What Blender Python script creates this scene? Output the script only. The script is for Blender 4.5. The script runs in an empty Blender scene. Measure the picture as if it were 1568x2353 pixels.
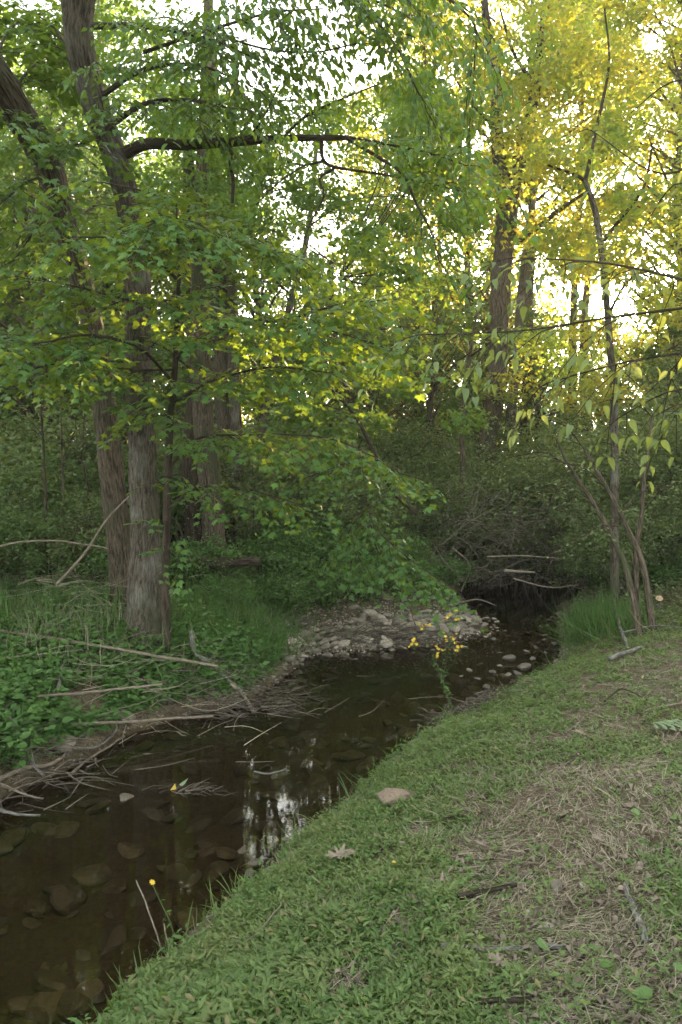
import bpy, math, random
import numpy as np
from mathutils import Vector
R = math.radians
SC = bpy.context.scene
COL = SC.collection

# ------------------------------------------------------------------ camera, sky, sun, exposure
CAMZ, PITCH, LENS = 2.5, R(3.4), 26.0
cd = bpy.data.cameras.new('camera'); cam = bpy.data.objects.new('camera', cd); COL.objects.link(cam)
cam.location = (0, 0, CAMZ); cam.rotation_euler = (math.pi/2 - PITCH, 0, 0)
cd.sensor_fit = 'VERTICAL'; cd.sensor_height = 36; cd.lens = LENS; cd.clip_end = 2000; cd.clip_start = .02
SC.camera = cam
SUN_AZ, SUN_EL = R(29), R(12)          # azimuth to the right of +Y
w = bpy.data.worlds.new("World"); SC.world = w; w.use_nodes = True
nt = w.node_tree; nt.nodes.clear()
sk = nt.nodes.new('ShaderNodeTexSky'); sk.sky_type = 'NISHITA'; sk.sun_disc = False
sk.sun_elevation = SUN_EL; sk.sun_rotation = SUN_AZ; sk.air_density = 1.0; sk.dust_density = 2.5; sk.ozone_density = .6
hs = nt.nodes.new('ShaderNodeHueSaturation'); hs.inputs['Saturation'].default_value = .22
wb = nt.nodes.new('ShaderNodeMixRGB'); wb.blend_type = 'MULTIPLY'; wb.inputs[0].default_value = 1; wb.inputs[2].default_value = (1.0, 1, .95, 1)
bg = nt.nodes.new('ShaderNodeBackground'); bg.inputs['Strength'].default_value = .15
wo = nt.nodes.new('ShaderNodeOutputWorld')
nt.links.new(sk.outputs[0], hs.inputs['Color']); nt.links.new(hs.outputs[0], wb.inputs[1]); nt.links.new(wb.outputs[0], bg.inputs['Color']); nt.links.new(bg.outputs[0], wo.inputs['Surface'])
sl = bpy.data.lights.new('sun', 'SUN'); sl.energy = 5.0; sl.angle = R(.5); sl.color = (1, .74, .40)
so = bpy.data.objects.new('sun', sl); COL.objects.link(so)
sd = Vector((math.sin(SUN_AZ)*math.cos(SUN_EL), math.cos(SUN_AZ)*math.cos(SUN_EL), math.sin(SUN_EL)))
so.rotation_euler = (-sd).to_track_quat('-Z', 'Y').to_euler()
vs = SC.view_settings; vs.view_transform = 'Standard'; vs.look = 'None'; vs.gamma = 1; vs.exposure = 3.3
SC.render.resolution_x = 682; SC.render.resolution_y = 1024
SC.cycles.max_bounces = 7; SC.cycles.transparent_max_bounces = 12; SC.cycles.caustics_reflective = False; SC.cycles.caustics_refractive = False

# ------------------------------------------------------------------ picture point -> world point
F = 1024*LENS/36; S_ = 682/1568
def ray(u, v):
    a = (u*S_-341)/F; b = -(v*S_-512)/F
    return np.array([a, math.cos(PITCH)+b*math.sin(PITCH), -math.sin(PITCH)+b*math.cos(PITCH)])
def at(u, v, d):
    r = ray(u, v); return np.array([0, 0, CAMZ]) + r*(d/r[1])

# ------------------------------------------------------------------ noise
def _h(i, j, k, s):
    n = (i*374761393 + j*668265263 + k*1274126177 + s*974634777) & 0xffffffff
    n = ((n ^ (n >> 13))*1274126177) & 0xffffffff
    return ((n ^ (n >> 16)) & 0xffff)/65535.0
def vn(p, seed=0):
    p = np.asarray(p, float)
    f = np.floor(p).astype(np.int64); t = p-f; t = t*t*(3-2*t)
    i, j, k = f[:, 0], f[:, 1], f[:, 2]; x, y, z = t.T
    r = 0
    for a in (0, 1):
        for b in (0, 1):
            for c in (0, 1):
                r = r + _h(i+a, j+b, k+c, seed)*(x if a else 1-x)*(y if b else 1-y)*(z if c else 1-z)
    return r*2-1
def n2(x, y, s=1., seed=0, oc=3):
    r = 0; a = 1.
    for o in range(oc):
        r = r + a*vn(np.stack([x*s, y*s, np.zeros_like(x)+o*7.3], 1), seed+o); s *= 2.03; a *= .5
    return r

# ------------------------------------------------------------------ terrain
WATER = np.array([(-3.6,-8),(-2.1,-1),(-1.45,1.9),(-1.22,2.9),(-.92,3.6),(-.18,4.95),(.55,6.25),(1.35,7.5),(2.5,8.8),(3.1,10.2),
  (3.5,12),(3.9,13.1),(5,15),(6.5,18),(9,22),(14,28),(13,30.5),(7,24.5),(4.5,19.5),(2.7,16),(2.3,14.5),(2.3,13.1),(2.25,11.7),
  (1.85,10.75),(1.35,10.3),(.39,10.0),(-.25,9.85),(-.55,9.3),(-.8,8.2),(-.95,7.75),(-1.5,7.35),(-2.05,6.75),(-2.3,5.95),(-2.6,5.45),
  (-3.4,4.7),(-4.6,3),(-6.5,0),(-8,-8)], float)
NR = 16
def sdist(x, y):
    """distance outside the water outline (negative inside) and whether the nearest shore is the right one"""
    x = x + .06*n2(x, y, 2.3, 5, 2); y = y + .06*n2(x, y, 2.1, 9, 2)
    best = np.full(x.shape, 1e9); side = np.zeros(x.shape); ins = np.zeros(x.shape, bool)
    n = len(WATER)
    for i in range(n):
        a = WATER[i]; b = WATER[(i+1) % n]; e = b-a
        t = np.clip(((x-a[0])*e[0]+(y-a[1])*e[1])/(e@e), 0, 1)
        d = np.hypot(x-a[0]-t*e[0], y-a[1]-t*e[1])
        m = d < best; best = np.where(m, d, best); side = np.where(m, 1. if i < NR-1 else 0., side)
        if abs(e[1]) > 1e-9:
            c = ((a[1] > y) != (b[1] > y)) & (x < e[0]*(y-a[1])/e[1]+a[0]); ins ^= c
    return np.where(ins, -best, best), side
def segd(x, y, a, b):
    a = np.array(a, float); b = np.array(b, float); e = b-a
    t = np.clip(((x-a[0])*e[0]+(y-a[1])*e[1])/(e@e), 0, 1)
    return np.hypot(x-a[0]-t*e[0], y-a[1]-t*e[1])
def barmask(x, y):
    return np.clip(1.5-segd(x, y, (-.1, 10.5), (1.9, 11.9))/.85, 0, 1)
def hz(x, y):
    x = np.atleast_1d(np.asarray(x, float)); y = np.atleast_1d(np.asarray(y, float))
    d, s = sdist(x, y); o = np.maximum(d, 0)
    r = .92*(1-np.exp(-o/1.35)) + .04*np.clip(o/.1, 0, 1)
    l = .78*(1-np.exp(-o/1.2)) + .05*np.clip(o/.1, 0, 1)
    g = barmask(x, y); l = l*(1-.84*g)
    h = np.where(s > .5, r, l)
    h = h + np.clip(o/1.2, 0, 1)*(.035*n2(x, y, 1.3, 3) + .12*n2(x, y, .22, 4, 2)*np.clip(o/4, 0, 1)) + .010*n2(x, y, 7., 6, 2)
    bed = -.05-.22*(1-np.exp(d/.5)) + .03*n2(x, y, 2., 8)
    return np.where(d > 0, h, bed)
def gz(x, y): return float(hz(x, y)[0])
def onground(u, v):
    """where the sight line through a picture point meets the ground"""
    r = ray(u, v); t = np.linspace(1, 60, 6000); P = np.array([0, 0, CAMZ])+t[:, None]*r
    k = np.argmax(P[:, 2] < np.maximum(hz(P[:, 0], P[:, 1]), 0)); return P[k]

# ------------------------------------------------------------------ materials
def mat(name):
    m = bpy.data.materials.new(name); m.use_nodes = True; t = m.node_tree; t.nodes.clear()
    o = t.nodes.new('ShaderNodeOutputMaterial')
    def N(k, **kw):
        n = t.nodes.new('ShaderNode'+k)
        for a, b in kw.items():
            if a.startswith('i_'):
                n.inputs[a[2:].replace('_', ' ')].default_value = b
            else: setattr(n, a, b)
        return n
    return m, N, t.links.new, o
def mix(N, L, fac, a, b):
    n = N('MixRGB'); 
    for s, v in ((0, fac), (1, a), (2, b)):
        if hasattr(v, 'links') or hasattr(v, 'is_linked'): L(v, n.inputs[s])
        else: n.inputs[s].default_value = v if s == 0 else (*v, 1)
    return n.outputs[0]
def rng_map(N, L, v, a, b, c=0., d=1.):
    n = N('MapRange'); L(v, n.inputs[0]); n.inputs[1].default_value = a; n.inputs[2].default_value = b
    n.inputs[3].default_value = c; n.inputs[4].default_value = d; return n.outputs[0]
def leafmat(name, dark, light, trans, tf=.42, odd=None, oddp=.04, rough=.5, spec=.3, patch=None, trans2=None):
    m, N, L, o = mat(name)
    g = N('NewGeometry'); 
    c = mix(N, L, g.outputs['Random Per Island'], dark, light)
    nz = N('TexNoise', i_Scale=.9, i_Detail=2.); tc = N('TexCoord'); L(tc.outputs['Object'], nz.inputs['Vector'])
    f = rng_map(N, L, nz.outputs[0], .35, .65)
    c = mix(N, L, f, c, mix(N, L, .5, c, light))
    tcol = mix(N, L, g.outputs['Random Per Island'], tuple(x*.75 for x in trans), tuple(min(1, x*1.2) for x in trans))
    if trans2: tcol = mix(N, L, rng_map(N, L, nz.outputs[0], .38, .62), tcol, trans2)
    if patch:
        n5 = N('TexNoise', i_Scale=2.6, i_Detail=4.); L(tc.outputs['Object'], n5.inputs['Vector']); c = mix(N, L, rng_map(N, L, n5.outputs[0], .45, .66, 0, .55), c, patch)
    if odd:
        w1 = N('Math', operation='MULTIPLY'); L(g.outputs['Random Per Island'], w1.inputs[0]); w1.inputs[1].default_value = 37.7
        w2 = N('Math', operation='FRACT'); L(w1.outputs[0], w2.inputs[0])
        w3 = N('Math', operation='LESS_THAN'); L(w2.outputs[0], w3.inputs[0]); w3.inputs[1].default_value = oddp
        c = mix(N, L, w3.outputs[0], c, odd)
    p = N('BsdfPrincipled', i_Roughness=rough); p.inputs['Specular IOR Level'].default_value = spec
    L(c, p.inputs['Base Color'])
    tr = N('BsdfTranslucent'); L(tcol, tr.inputs['Color'])
    ms = N('MixShader'); ms.inputs[0].default_value = tf; L(p.outputs[0], ms.inputs[1]); L(tr.outputs[0], ms.inputs[2]); L(ms.outputs[0], o.inputs[0])
    return m
def barkmat(name, dark, light, sx=38., sz=4., bump=.7, moss=None, lich=None):
    m, N, L, o = mat(name)
    at_ = N('Attribute', attribute_name='bk'); mp = N('Mapping'); mp.inputs['Scale'].default_value = (sx, sx, sz); L(at_.outputs['Vector'], mp.inputs[0])
    n1 = N('TexNoise', i_Scale=1., i_Detail=9., i_Roughness=.78, i_Distortion=.5); L(mp.outputs[0], n1.inputs['Vector'])
    n2_ = N('TexNoise', i_Scale=3.2, i_Detail=4.); L(at_.outputs['Vector'], n2_.inputs['Vector'])
    f = rng_map(N, L, n1.outputs[0], .42, .58)
    c = mix(N, L, f, dark, light)
    if lich: c = mix(N, L, rng_map(N, L, n2_.outputs[0], .52, .66, 0, .75), c, mix(N, L, f, tuple(x*.55 for x in lich), lich))
    if moss:
        n3 = N('TexNoise', i_Scale=1.7, i_Detail=5.); L(at_.outputs['Vector'], n3.inputs['Vector'])
        c = mix(N, L, rng_map(N, L, n3.outputs[0], .50, .66, 0, .7), c, moss)
    p = N('BsdfPrincipled', i_Roughness=.9); p.inputs['Specular IOR Level'].default_value = .15; L(c, p.inputs['Base Color'])
    b = N('Bump', i_Strength=bump, i_Distance=.03); L(n1.outputs[0], b.inputs['Height']); L(b.outputs[0], p.inputs['Normal'])
    L(p.outputs[0], o.inputs[0]); return m
def stonemat(name, a, b_, wet=.85):
    m, N, L, o = mat(name)
    oi = N('ObjectInfo'); tc = N('TexCoord'); n = N('TexNoise', i_Scale=14., i_Detail=6., i_Roughness=.7); L(tc.outputs['Object'], n.inputs['Vector'])
    g = N('NewGeometry')
    r = N('Math', operation='ADD'); L(oi.outputs['Random'], r.inputs[0]); L(g.outputs['Random Per Island'], r.inputs[1])
    fr = N('Math', operation='FRACT'); L(r.outputs[0], fr.inputs[0])
    c = mix(N, L, fr.outputs[0], a, b_)
    c = mix(N, L, rng_map(N, L, n.outputs[0], .30, .55), tuple(x*.7 for x in a), c)
    p = N('BsdfPrincipled', i_Roughness=wet); L(c, p.inputs['Base Color'])
    bm = N('Bump', i_Strength=.5, i_Distance=.01); L(n.outputs[0], bm.inputs['Height']); L(bm.outputs[0], p.inputs['Normal'])
    L(p.outputs[0], o.inputs[0]); return m
def plain(name, a, b_, scale=30., rough=.85, island=True):
    m, N, L, o = mat(name)
    tc = N('TexCoord'); n = N('TexNoise', i_Scale=scale, i_Detail=4.); L(tc.outputs['Object'], n.inputs['Vector'])
    g = N('NewGeometry')
    c = mix(N, L, g.outputs['Random Per Island'] if island else .5, a, b_)
    c = mix(N, L, rng_map(N, L, n.outputs[0], .35, .7, 0, .6), c, tuple(x*.5 for x in a))
    p = N('BsdfPrincipled', i_Roughness=rough); p.inputs['Specular IOR Level'].default_value = .2; L(c, p.inputs['Base Color']); L(p.outputs[0], o.inputs[0]); return m

def ground_material():
    m, N, L, o = mat('ground_soil')
    tc = N('TexCoord'); n1 = N('TexNoise', i_Scale=1.6, i_Detail=8., i_Roughness=.7); n2_ = N('TexNoise', i_Scale=22., i_Detail=8., i_Roughness=.75)
    n3 = N('TexNoise', i_Scale=95., i_Detail=3.)
    for n in (n1, n2_, n3): L(tc.outputs['Object'], n.inputs['Vector'])
    c = mix(N, L, rng_map(N, L, n2_.outputs[0], .36, .64), (.035, .027, .018), (.15, .115, .08))
    c = mix(N, L, rng_map(N, L, n3.outputs[0], .55, .72), c, (.24, .20, .15))
    c = mix(N, L, rng_map(N, L, n1.outputs[0], .45, .62, 0, .35), c, (.06, .09, .03))
    sep = N('SeparateXYZ'); g = N('NewGeometry'); L(g.outputs['Position'], sep.inputs[0])
    v = N('TexVoronoi', i_Scale=5.); L(tc.outputs['Object'], v.inputs['Vector'])
    bed = mix(N, L, rng_map(N, L, n2_.outputs[0], .35, .66), (.025, .019, .012), (.12, .09, .055))
    bed = mix(N, L, rng_map(N, L, v.outputs['Distance'], .0, .5, 0, .5), bed, (.055, .043, .026))
    c = mix(N, L, rng_map(N, L, sep.outputs[2], .02, .07), bed, c)
    p = N('BsdfPrincipled', i_Roughness=.95); p.inputs['Specular IOR Level'].default_value = .15; L(c, p.inputs['Base Color'])
    b = N('Bump', i_Strength=.8, i_Distance=.03); L(n2_.outputs[0], b.inputs['Height']); L(b.outputs[0], p.inputs['Normal'])
    L(p.outputs[0], o.inputs[0]); return m
def water_material():
    m, N, L, o = mat('creek_water')
    tc = N('TexCoord'); mp = N('Mapping'); mp.inputs['Scale'].default_value = (1, 2.2, 1); mp.inputs['Rotation'].default_value = (0, 0, .5); L(tc.outputs['Object'], mp.inputs[0])
    n1 = N('TexNoise', i_Scale=5., i_Detail=3., i_Distortion=.8); n2_ = N('TexNoise', i_Scale=26., i_Detail=2.)
    L(mp.outputs[0], n1.inputs['Vector']); L(mp.outputs[0], n2_.inputs['Vector'])
    b1 = N('Bump', i_Strength=.014, i_Distance=.02); L(n1.outputs[0], b1.inputs['Height'])
    b2 = N('Bump', i_Strength=.018, i_Distance=.004); L(n2_.outputs[0], b2.inputs['Height']); L(b1.outputs[0], b2.inputs['Normal'])
    fr = N('Fresnel', i_IOR=1.45); L(b2.outputs[0], fr.inputs['Normal'])
    tr = N('BsdfTransparent'); tr.inputs[0].default_value = (.74, .66, .50, 1)
    gl = N('BsdfGlossy', i_Roughness=.0); L(b2.outputs[0], gl.inputs['Normal']); gl.inputs[0].default_value = (1, 1, 1, 1)
    ms = N('MixShader'); L(fr.outputs[0], ms.inputs[0]); L(tr.outputs[0], ms.inputs[1]); L(gl.outputs[0], ms.inputs[2]); L(ms.outputs[0], o.inputs[0])
    return m
M = dict(
 ground=ground_material(), water=water_material(),
 maple=leafmat('maple_leaf', (.030,.085,.022), (.065,.155,.038), (.32,.42,.03), .32),
 canopy=leafmat('canopy_leaf', (.030,.08,.020), (.065,.14,.034), (.24,.36,.03), .32),
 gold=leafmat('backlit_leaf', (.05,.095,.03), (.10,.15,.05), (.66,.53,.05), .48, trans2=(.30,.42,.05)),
 near=leafmat('elm_leaf', (.05,.10,.04), (.10,.16,.07), (.38,.42,.07), .36),
 bush=leafmat('bush_leaf', (.07,.12,.045), (.155,.215,.09), (.26,.30,.06), .35),
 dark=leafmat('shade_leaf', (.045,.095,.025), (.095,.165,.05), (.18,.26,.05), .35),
 herb=leafmat('herb_leaf', (.052,.105,.028), (.122,.188,.06), (.22,.34,.05), .3, odd=(.19,.17,.08), oddp=.06, patch=(.15,.18,.065)),
 weed=leafmat('weed_leaf', (.05,.12,.03), (.105,.195,.055), (.16,.28,.04), .3),
 bramble=leafmat('bramble_leaf', (.035,.10,.022), (.085,.175,.045), (.16,.28,.04), .3),
 grass=leafmat('grass_blade', (.04,.095,.03), (.09,.165,.05), (.2,.3,.05), .3, odd=(.24,.2,.12), oddp=.12, patch=(.16,.18,.07)),
 straw=plain('dry_straw', (.18,.16,.115), (.42,.38,.28), 60),
 dead=plain('dead_leaf', (.11,.09,.07), (.29,.24,.19), 40),
 twig=plain('dry_twig', (.065,.055,.043), (.18,.155,.125), 30),
 tgrass=leafmat('tall_grass_blade', (.03,.09,.02), (.07,.15,.04), (.2,.3,.05), .3, odd=(.18,.15,.08), oddp=.05),
 ptwig=plain('pale_twig', (.12,.10,.08), (.32,.28,.22), 30),
 stem=plain('green_stem', (.05,.08,.03), (.08,.11,.04), 30),
 stick=barkmat('dead_stick_bark', (.08,.065,.05), (.24,.205,.16), 90, 14, .4),
 stickg=barkmat('grey_stick_bark', (.055,.052,.047), (.23,.22,.20), 70, 14, .6, lich=(.33,.36,.32)),
 bark=barkmat('furrowed_bark', (.022,.018,.013), (.155,.125,.092), 62, 7., 1., moss=(.05,.065,.03)),
 barkg=barkmat('grey_bark', (.025,.022,.019), (.15,.128,.100), 58, 9, 1., lich=(.215,.21,.18), moss=(.06,.07,.035)),
 barkd=barkmat('dark_bark', (.02,.016,.012), (.085,.066,.05), 40, 6, .8, moss=(.035,.045,.02)),
 stone=stonemat('creek_stone', (.115,.10,.078), (.43,.38,.31)),
 rock=stonemat('reddish_rock', (.14,.10,.075), (.25,.19,.145)),
 stoned=stonemat('damp_stone', (.08,.07,.055), (.23,.205,.165), .6),
 stonew=stonemat('wet_stone', (.04,.033,.022), (.115,.095,.065), .45),
 flower=plain('yellow_petal', (.48,.34,.03), (.6,.45,.06), 30, .6),
 cut=plain('cut_wood', (.42,.30,.2), (.5,.36,.24), 30, .8),
 pale=leafmat('pale_leaf_fallen', (.12,.18,.09), (.2,.27,.15), (.2,.25,.1), .2),
 yleaf=leafmat('yellow_leaf', (.5,.35,.05), (.6,.45,.08), (.6,.4,.05), .3),
)

# ------------------------------------------------------------------ mesh assembly
class MB:
    def __init__(s): s.V = []; s.F = []; s.B = []; s.n = 0     # F: (M,k) arrays
    def add(s, v, faces, bk=None):
        v = np.asarray(v, float).reshape(-1, 3)
        s.V.append(v); s.B.append(v if bk is None else bk)
        for f in faces: s.F.append(np.asarray(f, np.int64)+s.n)
        s.n += len(v)
    def build(s, name, material, parent=None, base=(0, 0, 0), smooth=True):
        me = bpy.data.meshes.new(name)
        V = np.concatenate(s.V)-np.asarray(base, float) if s.V else np.zeros((0, 3))
        me.vertices.add(len(V)); me.vertices.foreach_set('co', V.astype(np.float32).ravel())
        L = np.concatenate([f.ravel() for f in s.F]); cnt = np.concatenate([np.full(len(f), f.shape[1]) for f in s.F])
        st = np.concatenate([[0], np.cumsum(cnt)[:-1]])
        me.loops.add(len(L)); me.loops.foreach_set('vertex_index', L.astype(np.int32))
        me.polygons.add(len(cnt)); me.polygons.foreach_set('loop_start', st.astype(np.int32)); me.polygons.foreach_set('loop_total', cnt.astype(np.int32))
        me.polygons.foreach_set('use_smooth', np.full(len(cnt), smooth))
        a = me.attributes.new('bk', 'FLOAT_VECTOR', 'POINT'); a.data.foreach_set('vector', np.concatenate(s.B).astype(np.float32).ravel())
        me.update(calc_edges=True); me.validate()
        me.materials.append(material)
        o = bpy.data.objects.new(name, me); COL.objects.link(o)
        if parent: o.parent = parent
        else: o.location = base
        return o
def nrm(a): return a/np.maximum(np.linalg.norm(a, axis=-1, keepdims=True), 1e-9)
def resample(P, step, n=None):
    P = np.asarray(P, float)
    if len(P) > 2:
        Q = []
        E = np.vstack([2*P[0]-P[1], P, 2*P[-1]-P[-2]])
        for i in range(len(P)-1):
            p0, p1, p2, p3 = E[i:i+4]; t = np.linspace(0, 1, 9)[:-1, None]
            Q.append(.5*((2*p1)+(-p0+p2)*t+(2*p0-5*p1+4*p2-p3)*t*t+(-p0+3*p1-3*p2+p3)*t**3))
        P = np.vstack(Q+[P[-1:]])
    s = np.concatenate([[0], np.cumsum(np.linalg.norm(np.diff(P, axis=0), axis=1))])
    n = n or max(2, int(s[-1]/step)+1); t = np.linspace(0, s[-1], n)
    return np.stack([np.interp(t, s, P[:, k]) for k in range(3)], 1)
def tube(mb, P, r0, r1, seg=6, rough=0., flare=0., cap=False, seed=0, radii=None, furrow=0.):
    P = np.asarray(P, float); n = len(P)
    T = nrm(np.gradient(P, axis=0)); up = np.array([0, 0, 1.]) if abs(T[0, 2]) < .8 else np.array([0, 1., 0])
    A = np.zeros_like(P); a = nrm(np.cross(T[0], up)); 
    for i in range(n):
        a = nrm(a-T[i]*(a@T[i])); A[i] = a
    Bn = np.cross(T, A); s = np.concatenate([[0], np.cumsum(np.linalg.norm(np.diff(P, axis=0), axis=1))])
    r = np.linspace(r0, r1, n) if radii is None else np.asarray(radii)
    if flare: r = r*(1+flare*np.exp(-s/(r0*1.6)))
    th = np.linspace(0, 2*np.pi, seg, endpoint=False); c, q = np.cos(th), np.sin(th)
    RR = np.repeat(r[:, None], seg, 1)
    cs = np.stack([np.tile(c, n)*np.repeat(r, seg), np.tile(q, n)*np.repeat(r, seg), np.repeat(s, seg)], 1)
    if rough:
        k = cs*np.array([1/max(r0, .02)*1.3, 1/max(r0, .02)*1.3, 1.8]); RR = RR*(1+rough*vn(k, seed).reshape(n, seg)+rough*.5*vn(k*2.7, seed+1).reshape(n, seg))
        if flare: RR = RR*(1+.28*flare*np.exp(-s/(r0*2))[:, None]*np.cos(th*5+seed)[None])
    if furrow: RR = RR*(1+furrow*(np.abs(vn(cs*np.array([34, 34, 3.2]), seed+5))+.6*np.abs(vn(cs*np.array([70, 70, 8.]), seed+6))-.5).reshape(n, seg))
    V = P[:, None]+RR[..., None]*(c[None, :, None]*A[:, None]+q[None, :, None]*Bn[:, None])
    i = np.arange(n-1)[:, None]*seg; j = np.arange(seg)[None]; j2 = (j+1) % seg
    Fq = np.stack([i+j, i+j2, i+seg+j2, i+seg+j], -1).reshape(-1, 4)
    V = V.reshape(-1, 3); faces = [Fq]
    if cap: faces.append(np.arange((n-1)*seg, n*seg)[None]); faces.append(np.arange(seg)[::-1][None])
    mb.add(V, faces, cs+seed*3.1)

# leaf templates: (verts, list of triangles); y runs base to tip, z is up
def t_diamond(): return np.array([(0,0,0),(.32,.45,.06),(0,1,0),(-.32,.45,.06)],float), np.array([(0,1,2),(0,2,3)])
def t_lance(w=.15): return np.array([(0,0,0),(w,.3,.05),(w*.8,.62,.02),(0,1,-.12),(-w*.8,.62,.02),(-w,.3,.05),(0,.45,-.02)],float), np.array([(0,1,6),(1,2,6),(2,3,6),(3,4,6),(4,5,6),(5,0,6)])
def t_ovate(w=.27):
    ys = [0,.14,.34,.56,.78,1]; ws=[.02,.75,1,.86,.45,0]; V=[];Fc=[]
    for y,a in zip(ys,ws):
        z=-.22*y*y; V += [(-a*w,y,z+.09*a),(0,y,z),(a*w,y,z+.09*a)]
    for i in range(5):
        b=i*3
        for k in (0,1): Fc += [(b+k,b+k+1,b+k+4),(b+k,b+k+4,b+k+3)]
    return np.array(V,float), np.array(Fc)
def t_star(pts, cy=.42):
    n=len(pts); V=[(0,cy,0)]+[(x,y,-.10*abs(x)-.14*max(0,y-.4)) for x,y in pts]
    return np.array(V,float), np.array([(0,1+i,1+(i+1)%n) for i in range(n)])
MAPLE=[(0,.12),(.22,.02),(.20,.16),(.50,.22),(.38,.36),(.55,.62),(.26,.52),(.16,.66),(0,1),(-.16,.66),(-.26,.52),(-.55,.62),(-.38,.36),(-.50,.22),(-.20,.16),(-.22,.02)]
OAK=[(0,0),(.05,.15),(.22,.16),(.12,.30),(.36,.42),(.15,.48),(.42,.72),(.14,.66),(.16,.86),(0,1),(-.16,.86),(-.14,.66),(-.42,.72),(-.15,.48),(-.36,.42),(-.12,.30),(-.22,.16),(-.05,.15)]
T_E = t_ovate(.21); T_E[0][:, 2] *= 1.5
T_D, T_L, T_O, T_M, T_K = t_diamond(), t_lance(), t_ovate(), t_star(MAPLE), t_star(OAK, .5)
T_B = (np.array([(0,0,0),(.018,.0,0),(.015,.5,.0),(0,1,-.0),(-.002,.5,.01)],float), np.array([(0,1,2),(0,2,4),(4,2,3)]))
def leaves(mb, T, P, D, Nn, S, curl=0.):
    """copies of a leaf template at P pointing along D with normal near Nn"""
    V0, F0 = T; D = nrm(np.asarray(D)); X = nrm(np.cross(D, Nn)); Z = np.cross(X, D); S = np.asarray(S).reshape(-1, 1, 1)
    V = P[:, None]+S*(V0[None, :, 0:1]*X[:, None]+V0[None, :, 1:2]*D[:, None]+V0[None, :, 2:3]*Z[:, None]*(1+curl))
    f = (F0[None]+(np.arange(len(P))*len(V0))[:, None, None]).reshape(-1, 3)
    mb.add(V.reshape(-1, 3), [f])

def tag(o, label, cat, group=None, kind=None):
    if label: o['label'] = label
    if cat: o['category'] = cat
    if group: o['group'] = group
    if kind: o['kind'] = kind
    return o
def root(name, loc, label, cat, group=None):
    o = bpy.data.objects.new(name, None); COL.objects.link(o); o.location = loc; o.empty_display_size = .2
    return tag(o, label, cat, group)
def copy_tree(o, loc, rz=0, sc=1, label=None, group=None):
    c = o.copy(); COL.objects.link(c); c.location = loc; c.rotation_euler = (0, 0, rz); c.scale = (sc, sc, sc) if np.isscalar(sc) else sc
    if label: c['label'] = label
    if group: c['group'] = group
    for ch in o.children:
        k = ch.copy(); COL.objects.link(k); k.parent = c
    return c

# ------------------------------------------------------------------ ground sheet, water
def axis(fine0, fine1, step, lo, hi):
    a = list(np.arange(fine0, fine1, step)); x, s = fine1, step
    while x < hi: a.append(x); s *= 1.12; x += s
    a.append(hi); x, s = fine0-step, step; b = []
    while x > lo: b.append(x); s *= 1.12; x -= s
    b.append(lo); return np.array(sorted(b)+a)
gx = axis(-4.5, 6, .055, -120, 120); gy = axis(1., 14, .055, -60, 120)
X, Y = np.meshgrid(gx, gy); nx, ny = len(gx), len(gy)
Z = hz(X.ravel(), Y.ravel())
mb = MB(); i = (np.arange(ny-1)[:, None]*nx+np.arange(nx-1)[None]).ravel()
mb.add(np.stack([X.ravel(), Y.ravel(), Z], 1), [np.stack([i, i+1, i+nx+1, i+nx], 1)])
tag(mb.build('ground', M['ground']), None, None, kind='structure')
mb = MB(); mb.add([(-30,-10,0),(40,-10,0),(40,33,0),(-30,33,0)], [np.array([[0,1,2,3]])])
tag(mb.build('water', M['water'], smooth=False), None, None, kind='structure')

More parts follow.
